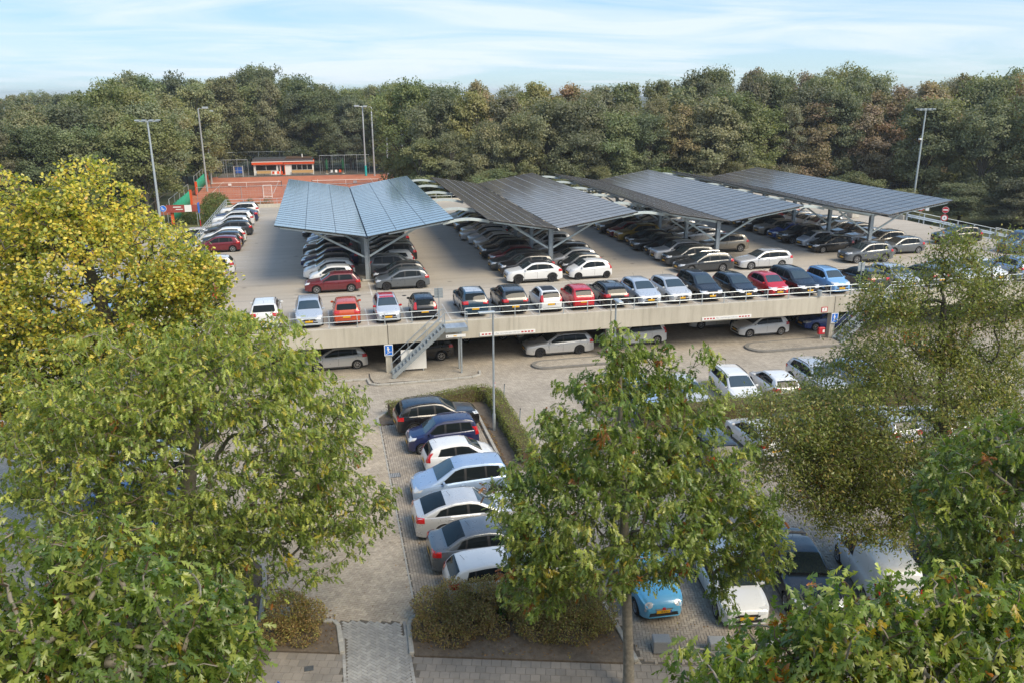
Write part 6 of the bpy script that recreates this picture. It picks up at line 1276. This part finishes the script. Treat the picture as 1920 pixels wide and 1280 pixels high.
def roundsign(x, y, z, lab, face, sub=None):
    t_ = thing('road_sign', lab, 'sign', (x, y, z), R(-35)); MB().tube([(0, 0, 0), (0, 0, 2.6)], 0.035, 8).obj('post', 'galv', t_)
    if face == 'noentry':
        disc('board_white', 0.34, -0.06, 'rim', t_, 2.35); disc('red_sign', 0.315, -0.08, 'face', t_, 2.35); MB().box(-0.24, 0.24, -0.087, -0.082, 2.28, 2.42).obj('bar', 'board_white', t_)
    else:
        disc('red_sign', 0.42, -0.06, 'rim', t_, 2.2); disc('board_white', 0.31, -0.08, 'face', t_, 2.2)
        if face == '2.0': o = link('lettering', text_mesh('2,0m', 0.2), 'black_print', t_, (0, -0.086, 2.2)); o.rotation_euler = (R(90), 0, 0)
        elif face == '6': o = link('lettering', text_mesh('6', 0.34), 'black_print', t_, (0, -0.086, 2.2)); o.rotation_euler = (R(90), 0, 0)
    if sub == 'round': disc('red_sign', 0.36, -0.06, 'rim', t_, 1.5); disc('board_white', 0.25, -0.08, 'face', t_, 1.5); o = link('lettering', text_mesh('8', 0.28), 'black_print', t_, (0, -0.086, 1.5)); o.rotation_euler = (R(90), 0, 0)
    if sub == 'plate': MB().box(0.5, 0.85, -0.075, -0.055, 1.85, 2.5).obj('sub_plate', 'board_white', t_); MB().box(0.0, 0.6, -0.05, -0.03, 2.0, 2.06).obj('bracket', 'galv', t_)
    if sub == 'below': MB().box(-0.3, 0.3, -0.075, -0.055, 1.45, 1.75).obj('sub_plate', 'board_white', t_)
roundsign(64.3, 79.4, DZ-0.4, 'red barred round sign with white plate below it at the ramp', 'noentry', 'below')
roundsign(65.2, 78.6, 2.4, 'round white sign with red rim and number at the ramp', '2.0', 'plate')
roundsign(65.0, 74.6, 2.5, 'no entry sign above a red rimmed sign at the ramp', 'noentry', 'round')
for i, x in enumerate((59.5, 61.2)):
    t_ = thing('concrete_block', ['concrete block at the deck end beside the ramp', 'second concrete block nearer the canopy by the ramp'][i], 'block', (x, 82.5+i*2.2, DZ)); bevel(MB().box(-0.5, 0.5, -0.5, 0.5, 0, 0.85), 0.05, 2).obj('block', 'concrete_light', t_); MB().tube([(-0.15, 0, 0.85), (-0.1, 0, 0.95), (0.1, 0, 0.95), (0.15, 0, 0.85)], 0.02, 6).obj('lifting_eye', 'iron', t_)

# ------------------------------------------------------------------ lamps and small street things
def high_mast(x, y, z, h, lab, w=2.3, cam_=False):
    t_ = thing('light_mast', lab, 'light mast', (x, y, z)); MB().tube([(0, 0, 0), (0, 0, h*0.5), (0, 0, h)], [0.16, 0.13, 0.09], 10).obj('pole', 'rail', t_, smooth=50)
    MB().bar((-w/2, 0, h), (w/2, 0, h), 0.09, 0.09).obj('crossbar', 'rail', t_); MB().bar((-w/2, 0.4, h+0.05), (w/2, 0.4, h+0.05), 0.06, 0.06).obj('crossbar', 'rail', t_)
    for f_ in (-0.46, -0.16, 0.16, 0.46): bevel(MB().box(f_*w-0.22, f_*w+0.22, -0.38, 0.5, h+0.07, h+0.18), 0.03, 1).obj('lamp_head', 'rail', t_)
    if cam_: MB().bar((0, 0, h*0.75), (-0.35, -0.1, h*0.75), 0.05, 0.05).obj('camera_arm', 'rail', t_); bevel(MB().box(-0.5, -0.2, -0.25, 0.1, h*0.75-0.25, h*0.75-0.03), 0.04, 1).obj('camera', 'board_white', t_)
high_mast(-18.1, 98.2, 0, 14.2, 'tall light mast with four lamp heads beside the steel ramp')
high_mast(79.5, 97.5, 0, 14.6, 'tall light mast with camera in front of the wood', 2.3, True)
def street_lamp(x, y, h, lab, rz=0.0):
    t_ = thing('street_lamp', lab, 'street lamp', (x, y, 0), rz); MB().tube([(0, 0, 0), (0, 0, 1.0), (0, 0, 1.05), (0, 0, h)], [0.085, 0.085, 0.06, 0.045], 10).obj('pole', 'galv', t_, smooth=40)
    bevel(MB().box(-0.75, 0.1, -0.14, 0.14, h, h+0.09), 0.025, 1).obj('lamp_head', 'rail', t_); MB().box(-0.68, -0.1, -0.11, 0.11, h-0.012, h-0.002).obj('lens', 'board_white', t_)
street_lamp(7.95, 38.8, 6.45, 'slim grey street lamp rising from the clipped hedge')
street_lamp(14.45, 38.6, 6.75, 'slim grey street lamp behind the centre oak', R(90))
def stone(x, y, lab):
    t_ = thing('stone_block', lab, 'stone block', (x, y, 0.02), R(-14)); bevel(MB().box(-0.28, 0.28, -0.23, 0.23, 0, 0.42), 0.02, 2).obj('block', 'granite', t_); MB().box(-0.31, 0.31, -0.26, 0.26, -0.02, 0.012).obj('joint', 'joint_sand', t_)
stone(9.55, 20.35, 'square granite block in front of the sky blue car'); stone(11.25, 19.85, 'square granite block in front of the white hatchback'); stone(13.0, 19.35, 'square granite block hidden by the orange flecked boughs')
def redpost(x, y, h, lab):
    t_ = thing('marker_post', lab, 'post', (x, y, 0.07)); bevel(MB().box(-0.06, 0.06, -0.06, 0.06, 0, h), 0.015, 1).obj('post', 'red_sign', t_); MB().box(-0.063, 0.063, -0.063, 0.063, h-0.25, h-0.13).obj('reflector', 'board_white', t_)
redpost(13.98, 41.9, 1.05, 'red marker post at the lane corner by the dry shrub'); redpost(8.95, 43.6, 0.95, 'red marker post at the outer corner of the clipped hedge')
for i, (x, y) in enumerate(((9.15, 42.0), (9.15, 38.2), (9.15, 35.6))):
    t_ = thing('tree_stake', ['thin grey stake at the corner of the clipped hedge', 'thin grey stake beside the street lamp in the hedge', 'thin grey stake at the end of the clipped hedge'][i], 'stake', (x, y, 0.05)); MB().tube([(0, 0, 0), (0.08, 0.02, 1.3)], 0.03, 6).obj('pole', 'galv', t_); MB().tube([(0.08, 0.02, 1.3), (0.082, 0.02, 1.36)], 0.034, 6).obj('cap', 'steel_dark', t_)
t_ = thing('red_bin', 'red box fixed to the pillar beside the white hatchback', 'box', (34.0, Y0-0.1, 0.0)); bevel(MB().box(-0.25, 0.25, -0.12, 0.1, 0.5, 1.0), 0.03, 1).obj('box', 'red_sign', t_); MB().box(-0.05, 0.05, 0.0, 0.08, 0, 0.5).obj('stand', 'galv', t_); MB().box(0.05, 0.2, -0.126, -0.121, 0.65, 0.85).obj('arrow', 'board_white', t_)
t_ = thing('deck_bin', 'small grey bin on the railing in front of the black boxy car', 'bin', (33.6, Y0-0.02, DZ+0.18)); MB().lathe([(0.12, 0), (0.15, 0.02), (0.16, 0.42), (0.0, 0.44)], 14).obj('bucket', 'galv', t_, smooth=40); MB().box(-0.03, 0.03, 0.1, 0.2, 0.1, 0.35).obj('bracket', 'steel_dark', t_)
t_ = thing('street_sign', 'blue road sign seen edge-on above the pavement boughs', 'sign', (-1.9, 19.0, 0), R(-55)); MB().tube([(0, 0, 0), (0, 0, 1.9)], 0.03, 8).obj('post', 'galv', t_); bevel(MB().box(-0.3, 0.3, -0.06, -0.04, 1.35, 1.95), 0.005, 1).obj('plate', 'blue_sign', t_); MB().box(-0.22, 0.22, -0.066, -0.062, 1.42, 1.5).obj('stripe', 'board_white', t_)
for i, (x, y) in enumerate([(-2.0, 57.6), (5.2, 57.2), (9.3, 57.5), (17.5, 57.4), (24.5, 57.7), (31.0, 57.3), (2.0, 57.9), (39, 57.6)]):
    t_ = thing('deck_drain', 'round iron drain in the concrete deck aisle', 'drain', (x, y, DZ+0.002), group='round deck drains in the aisle'); MB().lathe([(0.0, 0.006), (0.11, 0.006), (0.13, 0.0)], 14).obj('lid', 'iron', t_); MB().lathe([(0.13, 0.004), (0.17, 0.004), (0.17, 0.0)], 14).obj('ring', 'steel_dark', t_)
# the block of flats the picture is taken from: it stands behind the viewer and shades the pavement
bd = thing('apartment_block', 'brick apartment block behind the viewpoint that shades the pavement', 'building', (0, -1.6, 0), R(-13))
MB().box(-30, 45, -14, 0, 0, 18.3).obj('wall', 'clinker_bay', bd); MB().box(-30.3, 45.3, -14.3, 0.2, 18.31, 18.8).obj('roof', 'steel_dark', bd)
wm = MB().box(-1.1, 1.1, 0.02, 0.08, -0.8, 0.8).mesh('window'); gm = MB().box(-1.0, 1.0, 0.09, 0.1, -0.7, 0.7).mesh('pane')
for fl in range(6):
    for i in range(18): w_ = link('window', wm, 'white_paint', bd, (-26+i*4, 0, 2.0+fl*2.9)); link('pane', gm, 'glass', w_)
# fallen leaves in the gutters and on the soil
rg = np.random.default_rng(77); P = np.concatenate([np.stack([rg.uniform(7.4, 7.75, 500), rg.uniform(34, 41, 500), np.full(500, 0.10)], 1), np.stack([rg.uniform(-2.4, 1.9, 420), 48.62+rg.normal(size=420)*0.07, np.full(420, 0.03)], 1), np.stack([rg.uniform(2, 8.4, 700), rg.uniform(20.4, 24, 700), np.full(700, 0.085)], 1), np.stack([rg.uniform(-5, -0.6, 500), rg.uniform(22.7, 25, 500), np.full(500, 0.085)], 1), np.stack([rg.uniform(-3, 7, 350), rg.uniform(24, 44, 350), np.full(350, 0.03)], 1), np.stack([rg.uniform(8.8, 22, 400), rg.uniform(20, 33, 400), np.full(400, 0.03)], 1)])
P = P[~((P[:, 2] > 0.08) & (P[:, 1] < 22.5-0.292*P[:, 0]))]; k = len(P)
o = link('fallen_leaves', leaves_mesh(P, rg.normal(size=(k, 3))*np.array([1, 1, 0.1]), np.array([0, 0, 1.0])+rg.normal(size=(k, 3))*0.2, rg.uniform(0.06, 0.13, k), palette(k, [(0.20, 0.11, 0.04), (0.28, 0.17, 0.05), (0.14, 0.08, 0.035), (0.30, 0.24, 0.05)], [4, 3, 3, 1], 0.2, rg), 'oak'), 'leaf_hedge'); tag(o, 'dry brown fallen leaves along the kerbs and on the soil', 'leaves', None, 'stuff')

# ------------------------------------------------------------------ thin haze over the whole place
t = NT('haze'); t.n.remove(t.b); pv = t.new('ShaderNodeVolumePrincipled'); pv.inputs['Color'].default_value = (0.86, 0.91, 0.95, 1); pv.inputs['Density'].default_value = 0.00026; pv.inputs['Anisotropy'].default_value = 0.2
t.link(pv.outputs[0], t.out.inputs['Volume'])
hz = MB().box(-1850, 1850, -350, 3550, -1.1, 27).obj('haze', 'haze'); tag(hz, 'thin pale haze over the car park and the wood', 'haze', None, 'stuff')
